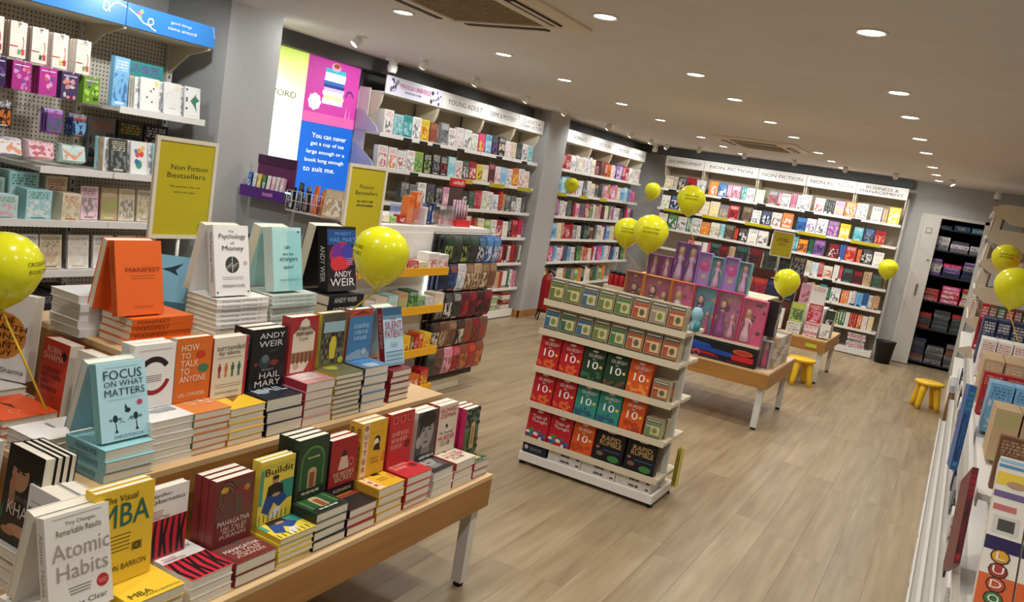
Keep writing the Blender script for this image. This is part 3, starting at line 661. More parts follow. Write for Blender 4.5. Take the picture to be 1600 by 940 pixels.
def a_wood(a, w, h):
    a.rect(0, w, 0, h, '5C7048'); a.rect(0, w, h*.5, h, '6C8478'); R = random.Random(3)
    for k in range(7): a.rect(w*(.05+.14*k), w*(.08+.14*k), h*.2, h, '2C3424')
    for k in range(26): a.ell(w*R.uniform(.05, .95), h*R.uniform(.62, .98), w*.1, h*.04, R.choice(['25331F', '33452A', '1F2A1C']), 8)
    for k in range(20): a.ell(w*R.uniform(.05, .95), h*R.uniform(.03, .3), w*.12, h*.04, R.choice(['3C5A26', '5A7A2C', '2C3C20', '6E6A34']), 8)
    a.poly([(w*.38, h*.12), (w*.38, h*.66), (w*.52, h*.72), (w*.68, h*.66), (w*.68, h*.12)], 'C6A468'); a.rect(w*.46, w*.6, h*.2, h*.6, '9A8048')
row1(2.842, .116, '8E1A44', 'C21E5C', 2, .034, .228, '', [], a_wood, 'forest-pictured book with a bright pink spine', 3, back=.2, dx=.03, dy=.012)
# corner of the first row
def a_mba(a, w, h):
    a.rect(w*.64, w*.82, h*.3, h*.39, '8A7414'); a.ring(w*.73, h*.345, w*.04, w*.06, '2A2410')
    lines(a, w, h, .1, .62, [.5, .46, .42, .38, .34], '7A6A14', .012)
t_mba = [('The Visual', .14, .7, .86, .93, '2A2A1A'), ('MBA', .08, .92, .6, .84, '1E6A5E'), ('JASON BARRON', .1, .9, .12, .2, '3A3010')]
zt = stack(3, 'yellow book lying flat at the front corner', .155, .2, .03, 'EFC42A', XS1+.01, 1.25, Z1, 90, None, None, [('MBA', .1, .5, .1, .2, '5A4A10'), ('JASON BARRON', .3, .95, .04, .09, '5A4A10')], None)
book('yellow book with big green capitals standing at the corner', .165, .25, .02, 'F0C62C', (-1.655, 1.213, Z1+.0915), 90, 3, False, t_mba, a_mba)
book('second yellow book directly behind the green-lettered one', .165, .25, .02, 'F0C62C', (-1.677, 1.215, Z1+.0915), 90, 3)
def a_atom(a, w, h):
    a.ell(w*.84, h*.24, w*.1, h*.065, 'C2262E'); lines(a, w, h, .76, .92, [.25, .235, .22], 'E8B0B0', .004); lines(a, w, h, .12, .88, [.955], 'A09888', .008); lines(a, w, h, .3, .66, [.26, .23, .2], '8A8478', .012)
t_at = [('Tiny Changes,', .3, .78, .87, .92, '3A3836'), ('Remarkable Results', .16, .86, .79, .85, '3A3836'), ('Atomic', .08, .98, .56, .72, 'A0948A'), ('Habits', .14, .94, .36, .51, 'A0948A'), ('James Clear', .2, .9, .06, .13, '4A4846')]
zt = stack(3, 'off-white book in the pile under the leaning pair', .158, .235, .028, 'E6E2DA', -1.555, 1.075, Z1, 90)
aframe('off-white book with large grey title, leaning in front', 'off-white book propped back to back behind the grey-titled one', .158, .24, .03, 'E4E0D6', -1.6, 1.078, zt, t_at, a_atom, ('Atomic Habits', 'A09488', .25, .85), None, 13)
# books on the near end of the first tier, facing the camera
def a_khan(a, w, h):
    a.rect(0, w, 0, h, '12100F'); a.ell(w*.42, h*.72, w*.24, h*.17, 'B07A5C'); a.ell(w*.42, h*.86, w*.28, h*.1, '1A1210'); a.ell(w*.5, h*.75, w*.06, h*.012, '2A1812'); a.ell(w*.34, h*.75, w*.05, h*.012, '2A1812')
    a.poly([(w*.2, h*.35), (w*.16, h*.62), (w*.24, h*.72), (w*.33, h*.66), (w*.36, h*.35)], 'A87050'); a.ell(w*.6, h*.16, w*.35, h*.06, 'B8805E'); a.ell(w*.3, h*.12, w*.2, h*.04, 'A87050'); a.poly([(0, h*.3), (w*.1, h*.42), (w*.08, h*.24), (0, h*.2)], '1E5A40')
book('black book with a man leaning on his hand', .15, .25, .03, '181616', (-2.02, 1.19, .615), 0, 5, False, [('KHAN', .2, .98, .3, .44, 'C8C0B8'), ('SHAH RUKH', .25, .95, .46, .52, '7A7470')], a_khan)
for k in range(3): book('black-covered book behind the man-portrait cover, %s copy' % ordn(k+1), .15, .25, .016, '24211F', (-2.018+.002*k, 1.2215+.0175*k, .615), 0, 5)
stack(4, 'pale book lying flat under the man-portrait cover', .16, .1, .0282, 'D8D2C8', -2.03, 1.175, Z1, 0)
book('white-backed book left of the man-portrait cover, at the picture edge', .14, .25, .05, 'DEDAD4', (-2.21, 1.14, .6), 8, 6)
book('pale grey book with small spaced title standing near the corner', .135, .225, .05, 'D9D7D3', (-1.90, 1.18, .57), 0, 4, False, [('ELEVATE', .08, .8, .68, .76, '3A4048')], lambda a, w, h: (lines(a, w, h, .1, .7, [.82], '9A9A9A', .012), a.ell(w*.84, h*.88, w*.04, h*.025, '3A4A6A')))
book('second pale grey book standing behind the spaced-title one', .135, .225, .04, 'D9D7D3', (-1.898, 1.234, .57), 0, 4)
stack(2, 'pale book lying flat under the grey spaced-title book', .14, .1, .033, 'DAD6D0', -1.905, 1.17, Z1, 0)
zt = stack(3, 'white book with yellow spot lying flat at bottom left', .15, .2, .025, 'E9E7E2', -1.98, .9, Z1, 0, None, None, [], lambda a, w, h: a.ring(w*.7, h*.5, w*.12, w*.16, 'D8C48A'))
# ------------------------------------------------------------------ second tier
XS2 = X2-.035
def row2(y0, w, cm, sm, nflat, ft, h, text, art, what, copies=1, t=.03, flat_cm=None, flat_sm=None, flat_text=(), flat_art=None, hh=None, spine=None, raise_=0):
    stack(nflat, what+' on middle step', w, .19, ft, flat_cm or cm, XS2, y0, Z2, 90, flat_sm or sm, None, flat_text, flat_art, 'flat piles on the middle step')
    for c in range(copies):
        nm = what+' upright on middle step'+('' if copies == 1 else (', frontmost' if c == 0 else ', %s copy behind' % ordn(c+1)))
        book(nm, w*.94, (hh or h)*.77, t, cm, (XS2-.1-c*(t+.0015), y0+.003, Z2+(ft+.0003)*nflat+.0012), 90, 1.5, False, text if c == 0 else (), art if c == 0 else None, spine, sm, 'upright books on the middle step')
def a_focus(a, w, h):
    for s in (.3, .72):
        a.poly([(w*(s-.03), h*.1), (w*(s+.05), h*.1), (w*(s+.02), h*.14), (w*(s+.015), h*.22), (w*(s-.005), h*.22), (w*(s), h*.14)], '14343A'); a.ell(w*s, h*.28, w*.05, h*.05, '14343A', 12)
        for q in (-1, 1): a.ell(w*(s+q*.09), h*.27, w*.04, h*.018, '4A7A80', 8)
    a.ell(w*.56, h*.37, w*.06, h*.03, '14343A'); a.poly([(w*.5, h*.4), (w*.52, h*.46), (w*.56, h*.4)], '14343A'); a.ring(w*.43, h*.2, w*.05, w*.06, '3A6A70', .3, 2.8); a.ring(w*.6, h*.22, w*.05, w*.06, '3A6A70', .3, 2.8)
    a.ell(w*.82, h*.45, w*.06, h*.035, 'C0405A'); lines(a, w, h, .15, .85, [.93, .52], '6AA0A8', .005)
zt = stack(3, 'teal book in the pile at the corner of the middle step', .15, .165, .03, '8CC4C8', X2-.01, 1.35, Z2, 90, '7FB4BC', ('FOCUS ON WHAT MATTERS', '2E5A60', .2, .75))
aframe('pale blue book with olive-tree drawing, leaning in front', 'teal-edged book propped behind the olive-tree cover', .148, .212, .026, 'A9D4DE', X2-.045, 1.36, zt, [('FOCUS', .12, .9, .78, .9, '1A3238'), ('ON WHAT', .12, .92, .69, .76, '1A3238'), ('MATTERS', .12, .94, .57, .66, '1A3238'), ('DARIUS FOROUX', .25, .85, .03, .07, '2A5058')], a_focus, None, '7DBABC', 15)
def a_subtle(a, w, h):
    a.ring(w*.5, h*.5, w*.3, w*.42, '2A1A1E', .6, 3.6, 24); a.ring(w*.5, h*.5, w*.31, w*.41, 'A01828', 3.4, 6.0, 24); lines(a, w, h, .3, .7, [.5, .47, .44, .41], '8A7A7C', .012); lines(a, w, h, .1, .9, [.9], 'A8A6A2', .01)
row2(1.502, .148, 'E6E4E0', None, 6, .022, .25, [], a_subtle, 'white book with a black and red brush circle', 2, .028, 'E2E0DC', None, [('~g1', .3, .9, .3, .5, '9AA0A8')])
row2(1.645, .14, 'DB6A1E', 'C8C4B8', 6, .022, .258, [('HOW', .12, .6, .8, .9, 'EAD9C4'), ('TO', .12, .38, .68, .77, 'EAD9C4'), ('TALK', .12, .62, .555, .655, 'EAD9C4'), ('TO', .12, .38, .43, .53, 'EAD9C4'), ('ANYONE', .12, .85, .31, .41, 'EAD9C4'), ('LEIL LOWNDES', .12, .85, .08, .14, 'EAD9C4')], lambda a, w, h: (a.ell(w*.68, h*.72, w*.14, h*.065, 'C8381A'), a.ell(w*.78, h*.5, w*.16, h*.07, '3A7A52')), 'orange book with large cream capitals', 1, .03, 'D9803C', '4A7A54', [('TO TALK', .2, .9, .3, .7, 'E8C8A0')], lambda a, w, h: a.ell(w*.6, h*.6, w*.15, h*.1, 'A8A070'))
def a_idiots(a, w, h):
    a.rect(w*.92, w, 0, h, 'B8242E')
    for k, c in enumerate(['A03038', 'C87048', '4A6A2C', '2C6A68']): a.person(w*(.2+.19*k), h*.34, h*.24, c)
    lines(a, w, h, .1, .86, [.22, .18, .66], '6A6258', .007)
row2(1.785, .148, 'DCD0BC', 'B8202C', 5, .024, .258, [('surrounded', .08, .88, .79, .88, '2C2A28'), ('by idiots', .16, .76, .69, .78, '2C2A28'), ('THOMAS ERIKSON', .1, .8, .07, .11, '4A443C')], a_idiots, 'cream book with four coloured figures', 1, .04, 'EBBB26', 'D8A820', [('~y1', .1, .8, .6, .8, 'A87A14')], lambda a, w, h: a.poly([(w*.4, h*.3), (w*.8, h*.5), (w*.5, h*.6)], '8A5A14'))
def a_hail(a, w, h):
    a.rect(0, w, 0, h, '121316'); a.ell(w*.4, h*.44, w*.16, h*.12, '2C3A3E'); a.ell(w*.42, h*.5, w*.1, h*.07, '5A6A6C'); a.ell(w*.68, h*.42, w*.12, h*.05, '7A2E22'); a.poly([(w*.5, h*.6), (w*.85, h*.66), (w*.6, h*.62)], 'C8CCD0'); a.ell(w*.16, h*.42, w*.05, h*.03, '8A2A2A')
row2(1.94, .166, '15161A', '101014', 3, .042, .268, [('ANDY', .14, .98, .84, .93, 'D8DADC'), ('WEIR', .14, .94, .7, .8, 'D8DADC'), ('PROJECT', .3, .7, .29, .33, 'A8ACB0'), ('HAIL', .2, .95, .17, .27, 'E0D8D0'), ('MARY', .14, .94, .04, .14, 'E0D8D0')], a_hail, 'black book with wide silver capitals', 2, .042, '1A2430', '16161A', [('HAIL', .1, .9, .3, .6, 'B8C0C8')], lambda a, w, h: (a.ell(w*.7, h*.7, w*.2, h*.2, '3A5A7A'), a.ell(w*.3, h*.4, w*.15, h*.12, 'A0A8B0')), None, ('ANDY WEIR', '9A9CA0', .5, .92))
def a_palace(a, w, h):
    a.poly([(w*.1, h*.03), (w*.1, h*.7), (w*.3, h*.8), (w*.36, h*.92), (w*.5, h*.97), (w*.64, h*.92), (w*.7, h*.8), (w*.9, h*.7), (w*.9, h*.03)], 'D8CBB4'); a.rect(w*.1, w*.9, h*.2, h*.38, '9A6A4A')
    for k in range(5): a.rect(w*(.16+.15*k), w*(.22+.15*k), h*.18, h*.36, '6A4434')
    a.poly([(w*.6, h*.03), (w*.9, h*.03), (w*.9, h*.3)], 'B8342C'); a.ell(w*.3, h*.13, w*.1, h*.05, 'C89A8A')
row2(2.112, .146, 'A82A2E', '942428', 5, .031, .268, [('~p1', .2, .8, .76, .83, '7A5A48'), ('~p2', .2, .8, .67, .74, '7A5A48'), ('Love', .35, .65, .58, .65, '7A5A48')], a_palace, 'crimson book with a cream palace silhouette', 1, .045, 'C89090', 'A8283C', [('~v', .2, .8, .3, .6, 'F0E0E0')], lambda a, w, h: a.rect(w*.1, w*.8, h*.2, h*.7, 'D8C0BC'))
def a_yellowman(a, w, h):
    a.rect(w*.06, w*.97, h*.02, h*.98, '5C5A4A'); R = random.Random(8)
    for k in range(60): a.rect(w*(.08+.085*(k % 10)), w*(.14+.085*(k % 10)), h*(.05+.1*(k//10)), h*(.12+.1*(k//10)), R.choice(['3A3C34', '77705A', '4A4A40', '8A846A', '2C3030']))
    a.rect(w*.1, w*.9, h*.64, h*.84, '9ABCCB'); a.poly([(w*.4, h*.14), (w*.36, h*.42), (w*.44, h*.56), (w*.58, h*.56), (w*.64, h*.42), (w*.6, h*.14)], 'D8C42C'); a.ell(w*.5, h*.6, w*.06, h*.035, '3A2C24'); a.ell(w*.84, h*.1, w*.1, h*.06, 'C8C83A')
row2(2.262, .152, '8A8430', 'C8A82E', 9, .018, .262, [('~d1', .18, .82, .76, .81, '2A4A6A'), ('~d2', .16, .84, .68, .74, '2A4A6A')], a_yellowman, 'patchwork-patterned book with a yellow-coated figure', 1, .035, '7A7848', 'C8A82E', [], lambda a, w, h: (a.rect(w*.1, w*.9, h*.2, h*.8, '6E6C50'), a.ell(w*.4, h*.5, w*.2, h*.2, 'B8B83A'), a.ell(w*.7, h*.6, w*.12, h*.1, 'D0D060')))
def a_blue(a, w, h):
    a.rect(0, w, h*.04, h*.86, '3E7AAE'); a.poly([(0, 0), (w, 0), (w, h*.12), (w*.5, h*.2), (0, h*.1)], '8AA0B0'); a.ell(w*.75, h*.14, w*.14, h*.07, 'A8B8C0'); a.ring(w*.75, h*.14, w*.1, w*.13, '6A7A88')
    a.rect(0, w, h*.86, h, 'B85038'); a.poly([(w*.1, h*.88), (w*.5, h*.98), (w*.9, h*.9)], '8A2E24')
row2(2.42, .145, '3C74A8', 'B04A34', 5, .034, .258, [('~l1', .2, .86, .62, .72, '7FB2D8'), ('~l2', .24, .82, .5, .6, '7FB2D8'), ('~l3', .24, .8, .38, .48, '7FB2D8')], a_blue, 'blue book with a rusty top band', 1, .035, '5A86A8', '3A3A34', [], lambda a, w, h: (a.rect(w*.1, w*.9, h*.3, h*.6, '3A78B8'), a.rect(w*.2, w*.7, h*.05, h*.25, 'A0B4C0')))
zt = stack(5, 'crimson book in the pile at the far end of middle step', .13, .18, .026, '7A1420', XS2-.01, 2.61, Z2, 90, '8C1620', None, [], lambda a, w, h: a.rect(w*.1, w*.9, h*.3, h*.9, '5A8AA8'))
def a_silent(a, w, h):
    a.rect(0, w, h*.86, h, '2E5A7A'); a.rect(0, w, h*.8, h*.86, '5E8AA4')
    for k in range(7): a.rect(w*.06, w*.94, h*(.02+.035*k), h*(.035+.035*k), ['3A6E96', '88B0C8'][k % 2])
    lines(a, w, h, .3, .7, [.38, .35, .32], '7A98AC', .01)
aframe('pale blue book with two-line crimson title, leaning in front', 'crimson-backed book propped behind the pale blue one', .125, .235, .03, 'A8CADD', XS2-.05, 2.615, zt, [('SILENT', .08, .95, .63, .76, 'B0283C'), ('PATIENT', .06, .97, .48, .61, 'B0283C'), ('THE', .35, .65, .78, .82, 'B0283C')], a_silent, ('THE SILENT PATIENT', 'E0C8C8', .3, .9), '9A1822', 14)
# near end of the second tier: books facing the camera
zt = stack(3, 'orange-topped book lying flat beside the balloon stick', .2, .16, .023, 'E2501E', -2.42, 1.31, Z2, 0, 'C9BFA8', None, [], lambda a, w, h: (a.poly([(w*.2, h*.4), (w*.6, h*.5), (w*.4, h*.55)], '5A2014'), a.ring(w*.7, h*.4, w*.06, w*.08, 'E88A50')))
stack(3, 'white book lying flat left of the teal pile', .145, .17, .02, 'E6E3DE', -2.195, 1.305, Z2, 0, 'CDBFA8', None, [('~g2', .2, .5, .5, .56, '8A8A90')])
book('red-orange book with cream author capitals, standing by the balloon stick', .128, .245, .05, 'D23C1C', (-2.4, 1.5, Z2+.0008), 0, 5, False, [('ROBIN', .2, .72, .84, .92, 'E8CDB8'), ('SHARMA', .1, .86, .75, .83, 'E8CDB8'), ('~m1', .12, .8, .6, .66, '8A1E10'), ('~m2', .12, .85, .52, .58, '8A1E10'), ('~m3', .12, .4, .44, .5, '8A1E10'), ('~m4', .12, .8, .36, .42, '8A1E10')], lambda a, w, h: (a.ell(w*.84, h*.84, w*.1, h*.055, '2A1A1A'), a.poly([(w*.4, h*.06), (w*.5, h*.2), (w*.6, h*.06)], '4A1A10')))
book('cream book with thin grey capitals beside the red-orange one', .15, .245, .045, 'DDD6C8', (-2.235, 1.505, Z2+.0008), 0, 4, False, [('THE', .25, .6, .66, .71, '77736A'), ('RU', .25, .7, .5, .55, '77736A')])
def a_wealth(a, w, h):
    a.ell(w*.52, h*.5, w*.4, h*.27, 'D8842A'); R = random.Random(9)
    for k in range(30): an = R.uniform(0, 6.28); q = R.uniform(.1, .36); a.ell(w*(.52+q*math.cos(an)), h*(.5+q*.66*math.sin(an)), w*.05, h*.02, R.choice(['C0661C', 'E8A040', 'B0581C', 'E09038']), 7)
book('white book with an orange disc behind black capitals', .2, .275, .04, 'E2DDD6', (-2.66, 1.44, Z2+.075), 22, 5, False, [('THE', .4, .7, .67, .73, '1E1612'), ('WEALTH', .14, .92, .57, .64, '1E1612'), ('MONEY', .2, .9, .47, .54, '1E1612'), ("CAN'T", .24, .86, .37, .44, '1E1612'), ('BUY', .34, .76, .28, .34, '1E1612'), ('Robin Sharma', .2, .95, .08, .14, '4A4440')], a_wealth)
stack(3, 'white book lying flat under the orange-disc book', .2, .16, .024, 'D9D4CC', -2.66, 1.36, Z2, 0)
# ------------------------------------------------------------------ top tier (spines of the piles face the aisle)
XS3 = X3-.03
def pile3(n, what, t, cm, y1, h, spine, w=.155, sm=None):
    return stack(n, what, w, h, t, cm, XS3, y1, Z3, 180, sm, spine, (), None, None, .003)
def up3(label, w, h, t, cm, y0, z, text, art=None, spine=None, sm=None, back=None, x=None):
    aframe(label, back, w, h, t, cm, x or XS3-.025, y0, z, text, art, spine, sm, 12)
zt = pile3(4, 'orange hardback in the pile on the top step', .0225, 'EC6A1E', 1.865, .225, ('MANIFEST', '8A3010', .4, .92), sm='E0601A')
up3('bright orange book leaning on the orange pile', .165, .232, .026, 'E8611C', 1.607, zt, [('MANIFEST', .2, .95, .58, .64, '8A3410'), ('ROXIE NAFOUSI', .36, .76, .1, .125, 'A8480F')], lambda a, w, h: lines(a, w, h, .3, .85, [.52, .485], 'B04E14', .012), ('MANIFEST', '9A3C10', .5, .92), 'D4581A', 'orange book propped back to back behind the bright orange one')
stack(5, 'white-edged book piled behind the orange hardbacks', .15, .22, .026, 'DADCDC', -2.33, 1.80, Z3, 180)
zt = pile3(8, 'white paperback in the pile with dotted spines', .0165, 'E6E4DE', 2.2, .235, ('Psychology of Money  o', '4A4A52', .15, .9))
def a_psy(a, w, h):
    a.ell(w*.5, h*.44, w*.2, h*.12, '3A3A3C')
    for k in range(6): a.ring(w*(.38+.05*k), h*(.4+.02*(k % 3)), w*.03, w*.042, 'C8C6C2', 0, 5, 10)
    a.rect(w*.492, w*.508, h*.33, h*.56, 'D8D6D2'); a.ell(w*.88, h*.46, w*.06, h*.035, 'B8B6B2'); lines(a, w, h, .2, .82, [.26, .235], '9A9894', .006)
    for x in (.06, .94): a.ell(w*x, h*.05, w*.025, h*.015, '2A2A2C', 8)
up3('white book with a brain drawing, leaning', .155, .245, .03, 'E8E7E4', 1.975, zt, [('The', .4, .58, .9, .93, '3A3A3C'), ('Psychology', .14, .9, .79, .88, '3A3A3C'), ('of', .44, .58, .73, .77, '3A3A3C'), ('Money', .22, .84, .62, .71, '3A3A3C'), ('MORGAN HOUSEL', .2, .85, .12, .16, '2A2A2C')], a_psy, ('The Psychology of Money', '6A6A6C', .2, .9), 'DCDAD6', 'white book propped back to back behind the brain cover')
def a_bird(a, w, h):
    a.rect(0, w, h*.3, h, '7FBEDC'); a.rect(0, w, 0, h*.3, '3E6E80'); a.poly([(w*.2, h*.78), (w*.45, h*.82), (w*.8, h*.9), (w*.6, h*.78), (w*.7, h*.7), (w*.45, h*.75)], '1E3A4A')
book('sky-blue book with a bird, wedged between orange and white covers', .12, .235, .025, '8CC4DC', (-2.45, 1.92, Z3+.001), 40, 10, False, (), a_bird)
book('cream-backed book leaning left of the sky-blue one', .13, .24, .03, 'D2C6B0', (-2.50, 1.80, Z3+.001), 62, 12)
zt = pile3(9, 'pale paperback in the pile under the aqua cover', .0148, 'C8D2C8', 2.452, .235, ('o  can we be strangers again', '7A8A86', .1, .95), sm='CFDCD4')
g_a = lambda a, w, h: (a.rect(w*.5, w, 0, h*.94, '8ECDD0'), a.rect(0, w*.5, 0, h*.94, 'A8D8D8'), lines(a, w, h, .3, .7, [.95, .9], 'B0B8B4', .006), a.ell(w*.9, h*.93, w*.04, h*.02, '4A4A6A', 8))
up3('pale aqua book with handwritten title, leaning', .15, .24, .045, 'B4DEDC', 2.245, zt, [('can', .4, .58, .66, .71, '3A5A5C'), ('we be', .32, .7, .56, .61, '3A5A5C'), ('strangers', .22, .84, .45, .53, '3A5A5C'), ('again?', .34, .7, .34, .41, '3A5A5C'), ('SHRIJEET SHANDILYA', .2, .84, .16, .19, '5A8A8C')], g_a, None, 'C0D0CC', 'grey-backed book propped behind the aqua cover')
zt = pile3(3, 'black thick book in the pile at the sign', .04, '17151A', 2.735, .215, ('ANDY WEIR', 'D8D8D8', .2, .85), .15, '131216')
def a_phm(a, w, h):
    a.rect(0, w, 0, h, '15141C'); a.rect(0, w, h*.72, h*.95, '1E4A8A'); a.ell(w*.5, h*.55, w*.42, h*.22, 'B0204A'); a.ell(w*.35, h*.6, w*.2, h*.15, '6A2A8A'); a.ell(w*.7, h*.6, w*.2, h*.14, '3A3AA0'); a.ell(w*.4, h*.42, w*.3, h*.12, 'D02A34')
    a.poly([(0, h*.3), (w, h*.36), (w, h*.2), (0, h*.2)], '2A1420'); a.rect(0, w, 0, h*.12, '3A3230'); lines(a, w, h, .66, .9, [.5, .47, .44, .41], 'C8A8B8', .008)
aframe('black book with a red and blue nebula, leaning', 'black book propped behind the nebula cover', .175, .265, .05, '18161E', XS3-.03, 2.545, zt, [('PROJECT', .14, .92, .85, .91, '5AA0E0'), ('HAIL MARY', .08, .96, .76, .83, '5AA0E0'), ('ANDY', .22, .82, .22, .31, 'E8E6E4'), ('WEIR', .08, .94, .08, .2, 'E8E6E4')], a_phm, ('ANDY WEIR', 'C8C8C8', .15, .7), '0F0E12', 10)
# ------------------------------------------------------------------ yellow topic signs
def topic_sign(label, x, y0, z0, w, h, l1, l2, sub, rz=90):
    t = thing('topic_sign', label, 'sign', (x, y0, z0), rad(rz))
    f = .014
    MB().box(0, w, 0, .012, 0, f).box(0, w, 0, .012, h-f, h).box(0, f, 0, .012, f, h-f).box(w-f, w, 0, .012, f, h-f).build('frame', mat('sign_frame', 'D8CFBA', .4), t)
    c = MB().box(f, w-f, .004, .009, f, h-f).build('card', M_YCARD, t)
    K = '26241A'
    ls = [(l1, w*.26, w*.74 if len(l1) < 8 else w*.86, h*.69, h*.74), (l2, w*.2, w*.84, h*.61, h*.66)]+[(s, w*.24, w*.78, h*(.51-.055*i), h*(.535-.055*i)) for i, s in enumerate(sub)]
    lettering(ls, K, c, .0035, 'lettering')
    ar = Art(); q = w*.78; ar.rect(q, q+.02, h*.09, h*.15, '6A6210'); ar.rect(q+.002, q+.018, h*.096, h*.144, M_YCARD); ar.ring(q+.01, h*.115, .003, .005, '6A6210', .8, 5.6)
    a = ar.build(c, 'emblem'); a.location = (0, .004, 0)
    MB().tube([(w/2, .008, -(z0-Z3)+.012), (w/2, .008, .002)], .006).lathe([(.05, 0), (.05, .006), (.012, .012)], 16, 0, (w/2, .008, -(z0-Z3)+.001)).build('stand', M_WHITE, t)
topic_sign('yellow framed sign reading Non Fiction Bestsellers', -2.50, 1.93, 1.321, .267, .362, 'Non Fiction', 'Bestsellers', ['We promise, they are', 'worth the hype.'])
topic_sign('yellow framed sign reading Fiction Bestsellers, partly behind a balloon', -2.31, 2.725, 1.357, .258, .328, 'Fiction', 'Bestsellers', ['~f1', '~f2'])
# ------------------------------------------------------------------ balloons
M_BALL = mat('balloon_latex', 'E6E415', .22, trans=.12, coat=.4, vary=.02, ior=1.3)
def balloon(label, c, r, stick=None, words=True, face=None):
    t = thing('balloon', label, 'balloon', c, 0, 'yellow balloons on sticks')
    pr = [(.001, -1.2), (.10, -1.19), (.05, -1.13), (.2, -1.03), (.5, -.82), (.78, -.5), (.95, -.12), (1, .18), (.94, .5), (.76, .8), (.48, 1.0), (.2, 1.09), (.001, 1.11)]
    MB().lathe([(a*r, b*r) for a, b in pr], 24).build('skin', M_BALL, t)
    if words:
        d = Vector(face) if face else (Vector((0, 0, CAMH))-Vector(c)); an = math.atan2(d.y, d.x)
        prz = [(b*r, a*r) for a, b in pr]
        def fn(x, y, z):
            rr = r
            for (z0, r0), (z1, r1) in zip(prz, prz[1:]):
                if z0 <= z <= z1: rr = r0+(r1-r0)*(z-z0)/(z1-z0)
            a = an+x/r
            return (math.cos(a)*(rr+.0015), math.sin(a)*(rr+.0015), z)
        lettering([('CROSSWORD', -r*.5, r*.5, r*.3, r*.42), ('BOOKSTORES', -r*.45, r*.45, r*.08, r*.2)], '3A380A', t, 0, 'lettering', fn)
    if stick:
        s = Vector(stick)-Vector(c)
        MB().tube([(0, 0, -1.17*r), tuple(Vector((0, 0, -1.17*r))*.5+s*.5), tuple(s)], .0035, 6).build('stick', mat('balloon_stick', 'E0B41E', .4), t)
balloon('large yellow balloon cut by the left edge', (-2.27, 1.31, 1.265), .097, (-2.21, 1.42, .865), True, (1.2, .75, 0))
balloon('yellow balloon in front of the Fiction Bestsellers sign', (-1.84, 2.4, 1.375), .104, (-2.1, 2.5, 1.05), True, (-.6, -1, 0))
balloon('larger front yellow balloon of the pair above the doll boxes', (-2.36, 6.71, 1.44), .15, (-2.42, 6.98, 1.06))
balloon('rear yellow balloon of the pair above the doll boxes', (-2.66, 6.95, 1.4), .125, (-2.5, 7.1, 1.06))
balloon('darker yellow balloon floating before the Self Improvement shelves', (-2.2, 7.13, 1.77), .125, (-2.1, 7.3, 1.3))
balloon('yellow balloon over the right end of the toy table', (-1.33, 7.53, 1.2), .115, (-1.4, 7.8, .52), True, (-1, -.6, 0))
balloon('small yellow balloon in the corner between the bookcases', (-4.35, 12.1, 1.83), .125, (-4.76, 12.2, 1.615), False)
balloon('small yellow balloon poking out past the grey pillar', (-4.6, 9.75, 1.72), .095, (-4.762, 9.85, 1.615), True)
balloon('small yellow balloon at the right end of the back bookcase', (-.92, 12.45, 1.3), .13, (-.95, 12.695, 1.008), True, (.6, -1, 0))
balloon('upper yellow balloon by the right wall', (.28, 8.3, 1.72), .115, (.3, 8.2, 1.002), True)
balloon('lower larger yellow balloon by the right wall', (.3, 6.25, 1.55), .125, (.5, 6.22, 1.002), False)
# ================================================================== BACKLIT POSTER
def gradient_poster():
    g = G('poster_gradient', .5); X = g.xyz(); mr = g.n('MapRange'); g.put(mr.inputs[0], X[2]); mr.inputs[1].default_value = 1.2; mr.inputs[2].default_value = 2.5
    cr = g.n('ValToRGB'); g.put(cr.inputs[0], mr.outputs[0]); e = cr.color_ramp.elements
    e[0].position = .15; e[0].color = (*hx('B4DCE4'), 1); e[1].position = 1; e[1].color = (*hx('B8E02A'), 1)
    for p, c in ((.45, 'E8F0E8'), (.72, 'F4F0C8'), (.88, 'E4EE8C')): q = e.new(p); q.color = (*hx(c), 1)
    g.put(g.b.inputs['Base Color'], cr.outputs[0]); g.put(g.b.inputs['Emission Color'], cr.outputs[0]); g.b.inputs['Emission Strength'].default_value = .9; return g.m
def lit(c, e=.8): return mat('backlit_'+c, c, .5, emit=e, vary=.03, scale=3)
pt = thing('lightbox_poster', 'tall backlit poster with magenta, blue and lime fields', 'poster', (-5.06, 4.46, 0), PI/2)
MB().box(0, 1.5, .012, .08, 1.15, 2.55).box(1.48, 1.5, -.004, .012, 1.15, 2.55).box(0, 1.5, -.004, .012, 2.535, 2.55).build('casing', mat('lightbox_casing', '3C3C40', .5), pt)
lp = MB().box(0, .815, 0, .012, 1.15, 2.535).build('poster_panel', gradient_poster(), pt)
lettering([('CROSSWORD', .08, .72, 2.065, 2.115)], '6A5A3A', lp, -.001)
a = Art(); a.rect(.42, .48, 1.5, 1.66, 'F0EEE4').rect(.42, .48, 1.46, 1.5, '5AA8C8').ell(.44, 1.72, .012, .03, '3A5A4A', 8).ell(.47, 1.74, .015, .03, 'A85A3A', 8).rect(.46, .49, 2.18, 2.5, 'E0C060').rect(.464, .486, 2.185, 2.495, 'DCEB90'); a.build(lp, 'picture')
rp = MB().box(.82, 1.48, 0, .012, 1.905, 2.535).build('poster_panel', lit('C83CA0', .75), pt)
a = Art(); R = random.Random(6)
z = 2.08
for hgt, c, dx in ((.045, 'F2EEF4', 0), (.03, 'E8E49A', .01), (.035, 'F6F4F0', -.005), (.03, 'C8B8D8', .008), (.025, '2A3A8A', 0), (.03, '2C6AB8', -.006), (.02, 'E8E8F0', 0), (.05, 'E6F4F8', .004), (.035, '38B8D0', 0)):
    a.rect(1.03+dx, 1.29+dx, z, z+hgt, lit(c, .7)); z += hgt
